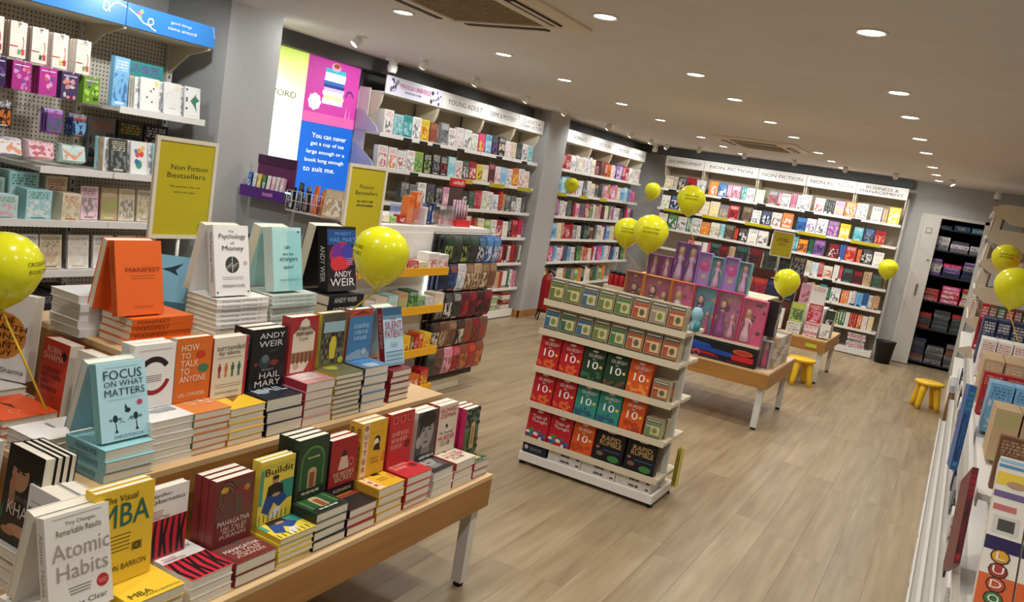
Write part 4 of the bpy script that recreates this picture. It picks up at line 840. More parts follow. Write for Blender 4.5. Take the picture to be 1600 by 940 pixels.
a.ell(1.16, z+.02, .06, .035, lit('E8A8C8', .6)); a.ell(1.165, z+.03, .04, .02, lit('B8502C', .5))
for k in range(8): a.ell(.94+.05*math.cos(k*.785), 2.08+.045*math.sin(k*.785), .03, .027, lit('FAF6FA', .9), 10)
a.ell(.94, 2.08, .05, .045, lit('FAF6FA', .9)); a.ring(1.37, 2.18, .035, .05, lit('5A2A6A', .4), 0, 3.4, 14); a.poly([(1.34, 1.96), (1.35, 2.1), (1.355, 1.96)], lit('E8A8D0', .7)); a.poly([(1.39, 1.96), (1.4, 2.08), (1.405, 1.96)], lit('E890C0', .7)); a.rect(.82, 1.48, 1.905, 1.99, lit('E860A8', .7))
a.b.v = a.b.v; a.build(rp, 'picture')
bp_ = MB().box(.82, 1.48, 0, .012, 1.15, 1.905).build('poster_panel', lit('1464D2', .8), pt)
for i, (s, x0, x1) in enumerate((('You can never', .96, 1.4), ('get a cup of tea', .93, 1.41), ('large enough or a', .9, 1.42), ('book long enough', .89, 1.42), ('to suit me.', .9, 1.3))):
    lettering([(s, x0, x1, 1.78-.072*i, 1.822-.072*i)], lit('F4F6FA', 1.1), bp_, -.001)
# ================================================================== STATIONERY WALL
def peg_material():
    g = G('pegboard', .6); X = g.xyz()
    fx = g.M('ABSOLUTE', g.M('SUBTRACT', g.M('FRACT', g.M('MULTIPLY', X[0], 40.0)), .5)); fz = g.M('ABSOLUTE', g.M('SUBTRACT', g.M('FRACT', g.M('MULTIPLY', X[2], 40.0)), .5))
    hole = g.M('MULTIPLY', g.M('LESS_THAN', fx, .17), g.M('LESS_THAN', fz, .22))
    g.put(g.b.inputs['Base Color'], g.mix(hole, (*hx('C9C0AE'), 1), (*hx('4A463E'), 1))); return g.m
SL = (-4.5, 2.2, 0)
sf = thing('stationery_shelving', 'stationery wall unit under a blue sign at the left', 'shelving', SL, PI/2)
M_PEG = peg_material()
MB().box(-.6, .99, .42, .44, .1, 2.24).build('pegboard', M_PEG, sf); MB().box(1.0, 1.62, .42, .44, .1, 2.24).build('pegboard', M_PEG, sf)
for x in (-.6, .995, 1.615): place('upright', up_me, sf, (x, .385, 0))
MB().box(-.6, 1.62, .04, .44, 0, .1).build('plinth', M_WHITE, sf)
def blue_sign_mat():
    g = G('blue_sign', .35); X = g.xyz(); g.put(g.b.inputs['Base Color'], g.mix(g.noise(g.vec(X[0], X[1], X[2]), 1.6, 1), (*hx('1450B4'), 1), (*hx('3C9CE6'), 1))); return g.m
M_BSIGN = blue_sign_mat()
for x0, x1 in ((-.6, .985), (.99, 1.63)):
    s = MB().box(x0, x1, 0, .012, 2.228, 2.36).build('header_panel', M_BSIGN, sf)
    MB().box(x0, x1, .012, .42, 2.222, 2.234).build('canopy', M_CREAM, s)
    a = Art()
    if x0 > 0:
        pts = [(1.0, 2.33), (1.06, 2.3), (1.1, 2.27), (1.14, 2.262), (1.17, 2.28), (1.16, 2.305), (1.135, 2.3), (1.13, 2.275), (1.16, 2.25), (1.19, 2.24)]
        for cx, cz, r in ((1.07, 2.315, .014), (1.085, 2.33, .012), (1.075, 2.295, .012)): a.ell(cx, cz, r, r*1.1, {.014: 'E05A8A', .012: '8ACB4A'}[r], 8)
    else: pts = [(.985, 2.33), (.93, 2.345), (.9, 2.33), (.86, 2.28), (.84, 2.29), (.845, 2.335), (.87, 2.33), (.88, 2.28)]
    for p, q in zip(pts, pts[1:]):
        dx, dz = q[0]-p[0], q[1]-p[1]; L = math.hypot(dx, dz) or 1; nx, nz = -dz/L*.0035, dx/L*.0035
        a.poly([(p[0]+nx, p[1]+nz), (p[0]-nx, p[1]-nz), (q[0]-nx, q[1]-nz), (q[0]+nx, q[1]+nz)], 'DCE8F4')
    if x0 > 0: a.poly([(1.6, 2.36), (1.606, 2.36), (1.628, 2.29), (1.622, 2.29)], 'B8B0E0')
    a.build(s, 'sign_art')
    if x0 > 0: lettering([('good things', 1.27, 1.46, 2.305, 2.325), ('come around', 1.27, 1.48, 2.272, 2.292)], 'DCE8F4', s, -.003)
    else: lettering([('ope', .62, .78, 2.3, 2.36)], 'DCE8F4', s, -.003)
MB().prism_x([(.012, 2.222), (.42, 2.222), (.42, 2.0), (.3, 2.1), (.2, 2.17), (.02, 2.21)], 1.6, 1.615).build('canopy_bracket', M_CREAM, sf)
MB().prism_x([(.012, 2.222), (.42, 2.222), (.42, 2.0), (.3, 2.1), (.2, 2.17), (.02, 2.21)], .992, 1.004).build('canopy_bracket', M_CREAM, sf)
for x0, x1, z in ((1.0, 1.62, 1.76), (1.0, 1.62, 1.368), (.55, .99, 1.368), (-.6, .985, 1.066), (.99, 1.62, 1.066), (-.6, .985, .775), (.99, 1.62, .775), (-.6, 1.62, .42)):
    MB().box(x0, x1, .01, .42, z-.025, z).box(x0, x1, 0, .01, z-.032, z+.008).build('shelf', M_WHITE, sf)
def wl(p): return loc2w(SL, PI/2, p)
UC = MB().box(-.5, .5, 0, 1, 0, 1).mesh('printed_box', M_COVER)
def carton(label, p, w, d, h, code, cat, group=None, name='boxed_item', fix=(SL, PI/2), tilt=0, yaw=0, me=None):
    p = (p[0], p[1], p[2]+d*math.sin(tilt)+.0004); o = place(name, me or UC, None, loc2w(*fix, p), (-tilt, 0, fix[1]+yaw), (w, d, h)); tint(o, code); return tag(o, label, cat, group)
PAL.update(z='F4E2D4', x='C83C96', f='5E2E86', i='BFDDD6', j='E8C4D0')
NAMES.update(z='blush white', x='magenta', f='purple', i='mint', j='rose')
pk = MB().loft([[(-.5, .5, 0), (.5, .5, 0), (.5, .5, 1), (-.5, .5, 1)], [(-.5, .2, .03), (.5, .2, .03), (.5, .2, .9), (-.5, .2, .9)], [(-.46, 0, .06), (.46, 0, .06), (.46, 0, .82), (-.46, 0, .82)]]).mesh('hanging_pack', M_COVER)
def hang(label, x, zb, w, h, code, n=1, y=.03, group='hanging packs on the pegboard', dep=.02, me=None):
    for k in range(n):
        carton(label if n == 1 else label+(', front one' if k == 0 else ', %s behind' % ordn(k)), (x+.003*k, y+k*(dep+.012), zb), w, dep, h, code, 'pack', group, 'hanging_pack', me=me or pk)
    MB().tube([(x, .42, zb+h-.012), (x, y-.02, zb+h-.012), (x, y-.025, zb+h+.003)], .0028, 6).build('hook', M_WHITE, sf)
def art_mesh(name, base, fn):
    """unit card (x -.5..5, y 0..1, z 0..1) with printed shapes on its front"""
    b = MB().box(-.5, .5, 0, 1, 0, 1); A = Art(); A.mi(base); fn(A)
    for f, m in zip(A.b.f, A.b.m): b.face([len(b.v)+i for i in f], m)
    b.v += [(x-.5, y*60, z) for x, y, z in A.b.v]; return b.mesh(name, A.mats)
def f_ribbon(c1, c2):
    def f(a):
        for k in range(5): a.rect(.15, .85-.1*(k % 3), .9-.05*k, .908-.05*k, 'C8B8A8')
        a.rect(.4, .6, .955, .975, '6A5A50'); a.rect(0, .5, .3, .33, 'C0303A'); a.ring(.6, .42, .22, .26, 'C0303A', -1.6, .9, 10); a.rect(.5, .66, .1, .24, c1); a.rect(.72, .92, .1, .26, c2)
    return f
def f_charm(cs, seed):
    def f(a):
        R = random.Random(seed); a.rect(.1, .9, .84, .88, 'E0D0E8')
        for k in range(13): a.ell(R.uniform(.15, .85), R.uniform(.08, .75), R.uniform(.07, .14), R.uniform(.05, .1), R.choice(cs), 9)
    return f
WP = [art_mesh('hanging_pack', 'EADCCB', f_ribbon(*c)) for c in (('4A5A50', 'A84A50'), ('5AAA5A', 'D85A5A'), ('3A5A4A', 'C84A4A'), ('D8C04A', 'C83A4A'), ('6A9A5A', 'C8505A'))]
CP = [art_mesh('hanging_pack', b, f_charm(c, i)) for i, (b, c) in enumerate((('3A2458', ['8AA0A8', 'D8884A', 'C8C8D8', '6A3A8A']), ('B82E8E', ['C8A0D8', 'D85A4A', '8A4A9A', 'E080C0']), ('C03496', ['C8A0D8', 'D8604A', '8A4A9A', 'E8A0D0']), ('4A3A60', ['B8A0C8', 'C8C8D0', 'D88A8A']), ('6E9A2A', ['A8D84A', '8A6AA0', '3A5A1A'])))]
NB = [art_mesh('notebook', b, f) for b, f in (
    ('E4E1DA', lambda a: [a.ell(x, z, .05, .035, '55585A', 8) for x, z in ((.55, .62), (.35, .42), (.62, .3), (.7, .7))]+[a.ell(.85, .86, .12, .1, 'E8D48A', 10)]),
    ('DEDCD8', lambda a: [a.ring(.35, .5, .2, .215, 'B8B8B8', 0, 3.1, 14), a.ell(.75, .82, .16, .09, 'E0D4B0', 10), a.rect(.3, .7, .2, .22, '9A9A9A'), a.rect(.4, .75, .3, .31, 'AAAAAA')]),
    ('E2E2DE', lambda a: [a.poly([(.35, .55), (.62, .72), (.7, .8), (.74, .7), (.95, .6), (.72, .5), (.8, .2), (.6, .4)], '3E7A62')]+[a.ell(.12, z, .07, .04, '4A4A4E', 8) for z in (.3, .55, .62, .9)]+[a.rect(.1, .9, .08, .09, '8A8A8A')]),
    ('E8E6E2', lambda a: [a.ell(x, z, r, r*.7, c, 10) for x, z, r, c in ((.4, .6, .14, 'D85A6A'), (.65, .62, .14, 'E8503A'), (.5, .72, .12, 'E8A04A'), (.3, .7, .1, '5A7AC8'), (.72, .8, .12, 'F0C84A'), (.5, .3, .2, '3A9A7A'), (.35, .38, .12, '4A6AA0'))]))]
def card(label, me, p, w, d, h, cat, group, name, tilt=0, yaw=0):
    o = place(name, me, None, loc2w(SL, PI/2, p), (-tilt, 0, PI/2+yaw), (w, d, h)); return tag(o, label, cat, group)
for i, x in enumerate((.28, .4, .515, .63, .765)): hang('white card pack with red ribbon print, %s from left' % ordn(i+1), x, 1.93-.006*i, .085, .185, 'zrr', 3, me=WP[i])
for i, (x, c, n) in enumerate(((.30, 'fwx', 'dark purple'), (.43, 'xpw', 'magenta'), (.575, 'xpw', 'second magenta'), (.7, 'fpw', 'pale purple'), (.83, 'lye', 'lime green'))): hang('%s hanging charm pack under the white card packs' % n, x, 1.765-.004*i, .098, .15, c, 3, me=CP[i])
hang('black sheet of small round badges on the pegboard', .35, 1.555, .085, .14, 'kwo', 2)
hang('purple rounded pack hanging below the magenta ones', .63, 1.555, .09, .135, 'vxe', 3)
hang('navy and orange round pack beside the purple rounded one', .775, 1.555, .09, .125, 'nos', 3)
for i, (x, c, n) in enumerate(((.24, 'wyc', 'clear white'), (.40, 'wvo', 'lilac'), (.58, 'jor', 'rose'), (.77, 'iwo', 'mint'))):
    carton('%s transparent zip pouch hanging in a row of four' % n, (x, .04, 1.385), .15, .1, .11, c, 'pouch', 'zip pouches', 'zip_pouch', tilt=.25, me=pk)
    MB().tube([(x, .42, 1.5), (x, .05, 1.5)], .0028, 6).build('hook', M_WHITE, sf)
# shelf A and B: notebooks
carton('tall sky-blue folder standing at the left of the top shelf', (1.06, .1, 1.762), .12, .03, .29, 'swb', 'folder', name='folder', yaw=.2)
for i, (x, c, n, w) in enumerate(((1.235, 'wgy', 'white notebook with grey flower sprigs', .13), (1.40, 'wgc', 'white notebook with faint arch drawing', .125), (1.555, 'wge', 'white notebook with a green hummingbird', .12))):
    carton(n+' on the top stationery shelf', (x, .05, 1.762), w, .012, .2, c, 'notebook', 'notebooks on the stationery shelves', 'notebook', tilt=.1, me=NB[i])
    for k in range(5): carton('thin notebook edge behind the %s, %s back' % (n, ordn(k+1)), (x-.035-.004*k, .075+.02*k, 1.762), .11, .01, .195, 'cga' if k % 2 else 'wgg', 'notebook', 'notebooks on the stationery shelves', 'notebook', tilt=.08)
carton('dark teal patterned folder behind the white notebooks', (1.36, .3, 1.8), .28, .02, .26, 'tvo', 'folder', name='folder')
for i, (x, c, n) in enumerate(((1.06, 'dcg', 'grey notebook'), (1.2, 'wrt', 'white notebook with a red and blue bouquet'), (1.36, 'qws', 'pale blue notebook'), (1.5, 'wgs', 'white plain notebook'))):
    carton(n+' on the second stationery shelf', (x, .05, 1.37), .115, .014, .2, c, 'notebook', 'notebooks on the stationery shelves', 'notebook', tilt=.1, me=NB[3] if i == 1 else None)
    for k in range(3): carton('notebook behind the %s, second shelf, %s back' % (n, ordn(k+1)), (x-.03-.006*k, .08+.03*k, 1.37), .1, .012, .2, ['wgg', 'agc', 'qgs'][k], 'notebook', 'notebooks on the stationery shelves', 'notebook', tilt=.06)
for i, (x, n, c) in enumerate(((1.13, 'grey photo-covered folder', 'gok'), (1.33, 'dark photo-covered folder', 'dyk'), (1.52, 'black flower-covered folder', 'kwp'))):
    carton(n+' at the back of the second stationery shelf', (x, .34, 1.4), .18, .02, .28, c, 'folder', 'folders at the back', 'folder')
# shelf C
for i, (x, c, n, w, h) in enumerate(((.2, 'ior', 'mint and coral', .17, .15), (.38, 'iep', 'mint floral', .15, .16), (.56, 'qew', 'teal forest', .17, .2), (.75, 'cra', 'cream patterned', .13, .19))):
    carton('%s gift box at the back of the third stationery shelf' % n, (x, .16, 1.068), w, .12, h+.05, c, 'box', 'gift boxes', 'gift_box')
    carton('%s smaller gift box in front on the third stationery shelf' % n, (x+.01, .02, 1.068), w*.85, .11, h-.03, c, 'box', 'gift boxes', 'gift_box')
for i, (x, n, c) in enumerate(((.93, 'rose', 'jug'), (1.06, 'olive', 'acl'), (1.18, 'tan', 'cag'), (1.31, 'cream', 'cga'))): carton('%s planner standing on the third stationery shelf' % n, (x, .1, 1.068), .11, .015, .2, c, 'notebook', 'planners', 'planner', tilt=.08)
# shelf D
for i, (x, n, c) in enumerate(((.55, 'white', 'wug'), (.69, 'spotted spiral', 'cua'), (.86, 'ivory spiral', 'wac'), (1.02, 'white plain', 'wgc'), (1.18, 'beige', 'cga'), (1.32, 'brown photo', 'auk'))):
    o = carton('%s notebook standing on the lowest visible stationery shelf' % n, (x, .06, .777), .13, .018, .2, c, 'notebook', 'lower notebooks', 'notebook', tilt=.1)
carton('maroon box at the back behind the balloon', (.3, .2, .777), .25, .1, .2, 'mkr', 'box', name='gift_box')
for i, (x, n) in enumerate(((.28, 'first'), (.47, 'second'), (.64, 'third'), (.82, 'fourth'))): carton('black glossy box below the stationery shelves, %s from the left' % n, (x, .03, .44), .15, .3, .2, 'kgn', 'box', 'black boxes', 'black_box')
# ================================================================== CASH COUNTER WITH IMPULSE SHELVES
ct = thing('cash_counter', 'white cash counter with a grey end behind the book table', 'counter', (0, 0, 0))
CX, CY0, CY1 = -3.36, 4.28, 5.62
MB().box(-4.5, CX-.02, CY0, CY0+.03, .08, 1.36).build('end_panel', M_GREYP, ct)
MB().box(CX-.03, CX, CY0+.03, CY1, .1, 1.25).build('front_panel', M_WHITE, ct)
MB().box(-4.1, CX-.03, CY1-.03, CY1, .1, 1.25).build('end_panel', M_WHITE, ct)
MB().box(-4.2, CX, CY0+.03, CY1+.12, 1.25, 1.285).build('counter_top', M_WHITE, ct)
MB().box(-4.1, CX, CY0, CY1, 0, .1).build('plinth', M_CREAM, ct)
im = thing('impulse_shelving', 'yellow-lipped sweet shelves on the counter front', 'shelving', (0, 0, 0))
for z in (1.0, .73, .42, .14):
    s = MB().box(CX+.006, CX+.17, 3.95, 4.95, z-.015, z).build('impulse_shelf', M_WHITE, im)
    MB().box(CX+.17, CX+.182, 3.95, 4.95, z-.03, z+.025).box(CX+.006, CX+.17, 4.95, 4.958, z-.03, z+.02).build('shelf_lip', M_YLIP, s)
MB().box(CX+.001, CX+.006, 3.95, 4.95, .1, 1.24).build('back_panel', M_WHITE, im)
tl = MB().box(CX+.006, CX+.016, 4.93, 4.945, .76, .96).build('light_strip', mat('led_strip', 'FFFFFF', .4, emit=6), im)
yb = tag(MB().box(CX+.0065, CX+.009, 4.35, 4.6, 1.16, 1.215).build('price_card', M_YCARD), 'yellow price card on the counter front', 'label')
CF = ((CX+.165, 3.95, 0), PI/2)
def sweets(z, specs, where):
    R = random.Random(int(z*100)); u = .04; n = 0
    while u < .95:
        code, w, h = specs[n % len(specs)]; n += 1
        carton('%s sweet box, %s from the left on %s' % (NAMES[code[0]], ordn(n), where), (u+w/2, .01, z+.001), w, .1, h, code, 'sweets', 'sweets on the counter shelves', 'sweet_box', CF)
        u += w+.008
sweets(1.0, [('rcw', .12, .07), ('cal', .1, .06), ('wpr', .12, .12), ('wgr', .12, .11)], 'the upper yellow-edged shelf')
sweets(.73, [('lsb', .09, .09), ('wvs', .1, .08), ('cpw', .12, .1), ('qwc', .11, .11), ('arl', .1, .12), ('ewl', .1, .13)], 'the second yellow-edged shelf')
sweets(.42, [('owr', .05, .13), ('yor', .09, .12), ('uoc', .04, .11), ('roc', .04, .11)], 'the third yellow-edged shelf')
sweets(.14, [('orw', .12, .1), ('roy', .1, .13)], 'the lowest yellow-edged shelf')
# hanging crisp packets
pil = []
for j in range(6):
    v = j/5; pin = .12 if 0 < j < 5 else .5
    pil.append([(-.5, .5-(.5-pin)*.9, v), (-.25, .5-(.5-pin)*1.1 if 0 < j < 5 else .48, v), (.25, .5-(.5-pin)*1.0 if 0 < j < 5 else .48, v), (.5, .5-(.5-pin)*.9, v), (.5, .5+(.5-pin)*.6+.02, v), (-.5, .5+(.5-pin)*.6+.02, v)])
PILLOW = MB().loft(pil, 0, True).mesh('crisp_packet', M_COVER)
rk = thing('packet_rack', 'wire rack of hanging snack packets at the counter end', 'rack', (CX+.02, 4.96, 0), PI/2)
rowsp = [(1.03, ['kel', 'dek', 'kel', 'dek', 'nsw', 'bsw', 'bsw']), (.82, ['nak', 'nob', 'wns', 'uac', 'auk', 'uac', 'uau']), (.60, ['kdg', 'kgw', 'dwk', 'mkr', 'mrk', 'kmr', 'mrk']), (.38, ['kuc', 'uka', 'uak', 'kuc', 'umr', 'mru', 'umr']), (.17, ['dgk', 'umk', 'pru', 'rpk', 'uro', 'rou', 'uro'])]
for ri, (z, cs) in enumerate(rowsp):
    MB().tube([(-.02, -.01, z+.215), (.9, -.01, z+.215)], .004, 6).build('wire_bar', M_WHITE, rk)
    for k, c in enumerate(cs):
        for d in range(2):
            o = place('crisp_packet', PILLOW, None, loc2w((CX+.02, 4.96, 0), PI/2, (.06+.115*k, -.05-.045*(1-d)+.003*ri, z)), (.05, 0, PI/2), (.112, .05, .21)); tint(o, c)
            tag(o, '%s snack packet, %s row down, %s from the left%s' % (NAMES[c[0]], ordn(ri+1), ordn(k+1), ', in front' if d == 0 else ', behind the first'), 'snack packet', 'hanging snack packets')
MB().box(0, .8, 0, .012, .1, 1.25).build('back_panel', mat('rack_panel', '3A3634', .6), rk)
# counter top displays
def holder(label, x, y, w, d, h):
    t = thing('acrylic_holder', label, 'holder', (x, y, 1.286))
    MB().box(0, w, 0, .004, 0, h).box(0, w, d-.004, d, 0, h*1.3).box(0, .004, .004, d-.004, 0, h).box(w-.004, w, .004, d-.004, 0, h).box(0, w, 0, d, 0, .004).build('walls', M_ACRY, t)
holder('clear acrylic holder on the counter, left one', -3.62, 4.75, .2, .16, .12); holder('clear acrylic holder on the counter beside the red stand', -3.6, 5.05, .22, .18, .12)
FQ = ((-3.44, 4.5, 0), PI/2)
for i, (u, c, n, w, h) in enumerate(((.28, 'oro', 'orange bottle pack', .07, .19), (.36, 'owr', 'orange topped pack', .05, .22), (.47, 'wkg', 'white slim pack', .04, .12), (.52, 'nwb', 'navy pack', .04, .14), (.57, 'nbw', 'dark blue pack', .04, .15), (.62, 'kuo', 'black pack', .05, .13), (.02, 'cyw', 'cream tub', .06, .04), (.1, 'lwe', 'green tub', .06, .04), (.2, 'rkw', 'red tub', .06, .05))):
    carton(n+' standing on the white counter top', (u, .02, 1.292), w, .06, h, c, 'pack', 'things on the counter top', 'small_pack', FQ)
rs = thing('pen_stand', 'red pen display stand on the counter', 'stand', (-3.42, 5.33, 1.286), PI/2)
MB().box(0, .2, 0, .14, 0, .05).build('base', 'C81E28', rs); hd = MB().box(0, .2, .1, .115, .3, .36).build('header_card', 'C81E28', rs); lettering([('uniball', .03, .17, .315, .345)], 'F0E0E0', hd, .0985)
MB().box(.01, .19, .105, .112, .05, .3).build('back_card', '4A3438', rs)
for i in range(9):
    for j in range(2): MB().tube([(.025+.019*i, .03+.04*j, .04), (.025+.019*i, .03+.04*j, .17+.03*j)], .005, 6).build('pen', ['B8A8C8', '8A6A7A', 'C8B8B0', 'A04A5A'][(i+j) % 4], rs)
# shelf with pens on the counter end, facing the camera
PF = ((-4.5, 4.2, 0), 0)
ps = thing('pen_shelf', 'hanging shelf of pens and pouches on the grey counter end', 'shelf', (-4.5, 4.2, 0))
MB().box(0, .42, -.02, .075, 1.30, 1.312).box(0, .42, -.026, -.02, 1.30, 1.375).box(0, .005, -.02, .075, 1.312, 1.375).build('tray', mat('purple_tray', '5A2A86', .4), ps)
lettering([('~pn', .22, .32, 1.325, 1.352)], 'D88AC0', ps, -.027)
MB().box(.06, .42, .062, .07, 1.376, 1.60).box(.06, .42, .056, .062, 1.54, 1.6, 1).build('back_card', ['6A2A5A', '4A1E44'], ps)
for k in range(12):
    MB().tube([(.44+.045*k, -.02, 1.27), (.44+.045*k, -.02, 1.40)], .002, 5).build('basket_wire', M_WHITE, ps)
for z in (1.27, 1.335, 1.40): MB().tube([(.44, -.02, z), (.94, -.02, z)], .002, 5).build('basket_wire', M_WHITE, ps)
MB().box(.44, .94, -.02, .075, 1.262, 1.27).build('basket_floor', M_WHITE, ps)
for i, (u, c, n) in enumerate(((.05, 'bsw', 'blue'), (.1, 'wgs', 'white'), (.145, 'ycw', 'yellow'), (.19, 'elw', 'green'), (.235, 'wpc', 'pale'), (.28, 'jwp', 'rose'), (.32, 'wgp', 'white rose'), (.36, 'jpw', 'pink'))):
    carton('%s pencil pouch in the purple tray' % n, (u, -.005, 1.313), .026, .035, .15, c, 'pouch', 'pencil pouches in the tray', 'pencil_pouch', PF, .15, .25)
R = random.Random(8)
for i in range(14):
    c = ['kgw', 'dgk', 'kwg', 'gkw', 'kdp', 'prw', 'orp', 'rpo', 'oar', 'uer', 'kdg', 'uok', 'edk', 'gdk'][i]
    carton('%s pen set upright in the wire basket, %s from the left' % (NAMES[c[0]], ordn(i+1)), (.46+.034*i, .0+.03*(i % 2), 1.2705), .028, .02, .14+.05*R.random(), c, 'pens', 'pen sets in the wire basket', 'pen_set', PF, .1)
carton('yellow and white notepad leaning at the right of the pens', (.87, -.05, 1.2705), .13, .02, .19, 'acw', 'notepad', None, 'notepad', PF, .2, .35)
cs_ = thing('sweet_shelf', 'yellow-edged shelf of brown boxes low on the grey counter end', 'shelf', (-4.6, 4.2, 0))
MB().box(.1, 1.2, -.1, .078, .93, .945).build('board', M_WHITE, cs_); MB().box(.1, 1.2, -.112, -.1, .92, .985).build('lip', M_YLIP, cs_)
bar = MB().box(-.5, .5, 0, 1, 0, 1, 0).mesh('chocolate_box', 'choc') if False else None
def choc_mat():
    g = G('chocolate_box_print', .4); X = g.xyz(); u = g.M('ADD', X[0], .5); v = X[2]
    f = g.M('MULTIPLY', g.band(v, .55, .82), g.band(u, .15, .85)); f2 = g.M('MULTIPLY', g.band(v, .25, .45), g.band(u, .2, .8))
    c = g.mix(f, (*hx('2A1714'), 1), (*hx('B08A80'), 1)); c = g.mix(f2, c, (*hx('D8D0C8'), 1)); g.put(g.b.inputs['Base Color'], c); return g.m
CB = MB().box(-.5, .5, 0, 1, 0, 1).mesh('chocolate_box', choc_mat())
for i in range(13):
    tag(place('chocolate_box', CB, None, (-4.45+.075*i, 4.112, .946), (0, 0, 0), (.066, .07, .1)), 'dark brown sweet box with white label, %s from the left on counter end' % ordn(i+1), 'box', 'brown sweet boxes')
# ================================================================== FREE-STANDING GAME RACK
fs = thing('game_rack', 'white double-sided rack of card games standing in the aisle', 'rack', (-2.15, 4.46, 0))
RW = .885
MB().box(0, RW, 0, .38, .025, .075).build('base', M_WHITE, fs)
for x in (.02, RW-.02):
    for y in (.03, .35): MB().lathe([(.02, 0), (.02, .012), (.012, .025)], 10, 0, (x, y, 0)).build('foot', M_BLACK, fs)
    MB().box(x-.016, x+.016, .175, .205, .075, 1.08).build('upright', M_SLOT, fs)
MB().box(.036, RW-.036, .186, .194, .075, 1.05).build('back_panel', M_CREAM, fs)
RZ = [1.035, .855, .62, .395, .17]
for z in RZ:
    MB().box(-.005, RW+.005, .005, .175, z-.02, z).box(-.005, RW+.005, 0, .005, z-.026, z+.012).build('shelf', M_CREAM, fs)
    MB().box(-.005, RW+.005, .205, .375, z-.02, z).build('shelf', M_CREAM, fs)
FS = ((-2.15, 4.46, 0), 0)
def gamebox(label, u, z, w, h, d, col, text, art=None, y=.02, tilt=.1, group='game boxes on the rack'):
    t = thing('game_box', label, 'game', loc2w(*FS, (u, y, z+.0006+d*math.sin(tilt))), 0, group, -tilt)
    MB().box(0, w, 0, d, 0, h).build('carton', hm(col), t)
    if art: a = Art(); art(a, w, h); a.build(t, 'box_art')
    by = {}
    for s, x0, x1, z0, z1, c in text: by.setdefault(c, []).append((s, x0*w, x1*w, z0*h, z1*h))
    for c, l in by.items(): lettering(l, c, t, -.0022, 'lettering')
def a_photo(c):
    def f(a, w, h):
        a.rect(w*.03, w*.97, h*.78, h*.95, '4A4A48'); a.rect(w*.08, w*.92, h*.84, h*.9, 'C8C4B4'); a.rect(w*.03, w*.97, h*.12, h*.76, c); a.rect(w*.36, w*.9, h*.2, h*.62, 'CFC08A')
        a.ell(w*.6, h*.4, w*.16, h*.14, {'B05A3A': '6A5A4A'}.get(c, '7A8A4A'), 10); a.rect(w*.08, w*.34, h*.55, h*.6, 'D8D4C0'); a.rect(w*.08, w*.34, h*.4, h*.48, c if c != 'B05A3A' else 'B8402A'); a.rect(w*.03, w*.97, h*.03, h*.1, '55503E')
    return f
pc = [['6A7A3E', '6A7A3E', '4A6A80', '6E8048', '5A8048', 'B05A3A', '9A8A7A', 'B05A3A'], ['3A6E90', '3E6A50', '3A6A88', '6E8048', '4A7A4A', 'B05A3A', 'B05A3A', 'B05A3A']]
for r in range(2):
    for k in range(8):
        gamebox('small beige picture-card box, %s from the left on rack %s shelf' % (ordn(k+1), ['top', 'second'][r]), .012+.108*k, RZ[r], .098, .142, .085, 'B8AA88', [], a_photo(pc[r][k]), .015, .06, 'picture-card boxes on the rack')
def a_ten(c):
    def f(a, w, h):
        a.ell(w*.5, h*.93, w*.14, h*.035, 'E0DCD8'); R = random.Random(c)
        for k in range(14): a.ell(w*R.uniform(.08, .92), h*R.uniform(.04, .28), w*R.uniform(.05, .12), h*.05, c, 8)
        a.ell(w*.86, h*.48, w*.07, h*.045, 'E0C24A', 10); a.ring(w*.86, h*.8, w*.03, w*.045, 'E8D8C0')
    return f
ten = lambda: [('GUESS', .22, .8, .74, .84, 'F0ECE6'), ('in', .42, .58, .65, .71, 'F0ECE6'), ('10', .26, .74, .38, .62, 'F6F4F0')]
cols3 = [[('C2202A', 'E0622C', 'red'), ('C2202A', 'E0622C', 'red'), ('22402A', '3A6A4A', 'dark green'), ('22402A', '6A4A3A', 'dark green'), ('D8541C', 'E88A3A', 'orange')], [('C2202A', 'E0622C', 'red'), ('C2202A', 'E0622C', 'red'), ('2E8A7C', '2A5A7A', 'teal'), ('2E8A7C', '2A5A7A', 'teal'), ('D8541C', 'B03A1C', 'orange')]]
for r in range(2):
    for k, (c, c2, n) in enumerate(cols3[r]):
        gamebox('%s guessing-game box, %s from the left on rack %s shelf' % (n, ordn(k+1), ['third', 'fourth'][r]), .005+.148*k, RZ[2+r], .14, .19, .06, c, ten(), a_ten(c2))
    for q in range(2): gamebox('small picture-card box at the right end of rack %s shelf%s' % (['third', 'fourth'][r], ', behind' if q else ''), .755+.012*q, RZ[2+r], .1, .12, .05, 'B8AA88', [], a_photo(['B05A3A', '6E8A5A'][r]), .02+.06*q, .04)
def a_train(a, w, h):
    R = random.Random(1); a.ell(w*.5, h*.92, w*.14, h*.04, 'E0DCD8')
    for k in range(16): a.ell(w*R.uniform(.08, .92), h*R.uniform(.04, .3), w*.09, h*.055, ['3A8A4A', '4A3A8A', 'E0D8D0', '2A6A8A'][k % 4], 8)
def a_rumble(a, w, h):
    a.ell(w*.5, h*.94, w*.16, h*.035, 'E0DCD8'); a.poly([(w*.15, h*.5), (w*.18, h*.84), (w*.85, h*.82), (w*.9, h*.48)], '3A2A1A'); a.ell(w*.7, h*.14, w*.2, h*.1, '3A7A3A'); a.ell(w*.22, h*.22, w*.12, h*.07, '7A5A3A'); a.ell(w*.12, h*.4, w*.06, h*.04, 'A06A5A'); a.rect(w*.3, w*.9, h*.34, h*.37, '3A5A8A')
for k in range(2): gamebox('red box with bubbles and tilted white title, %s on the lowest rack shelf' % ordn(k+1), .01+.155*k, RZ[4], .148, .185, .06, 'C01C2A', [('Train of', .2, .85, .68, .8, 'F4F0EC'), ('Thought', .18, .9, .52, .66, 'F4F0EC')], a_train)
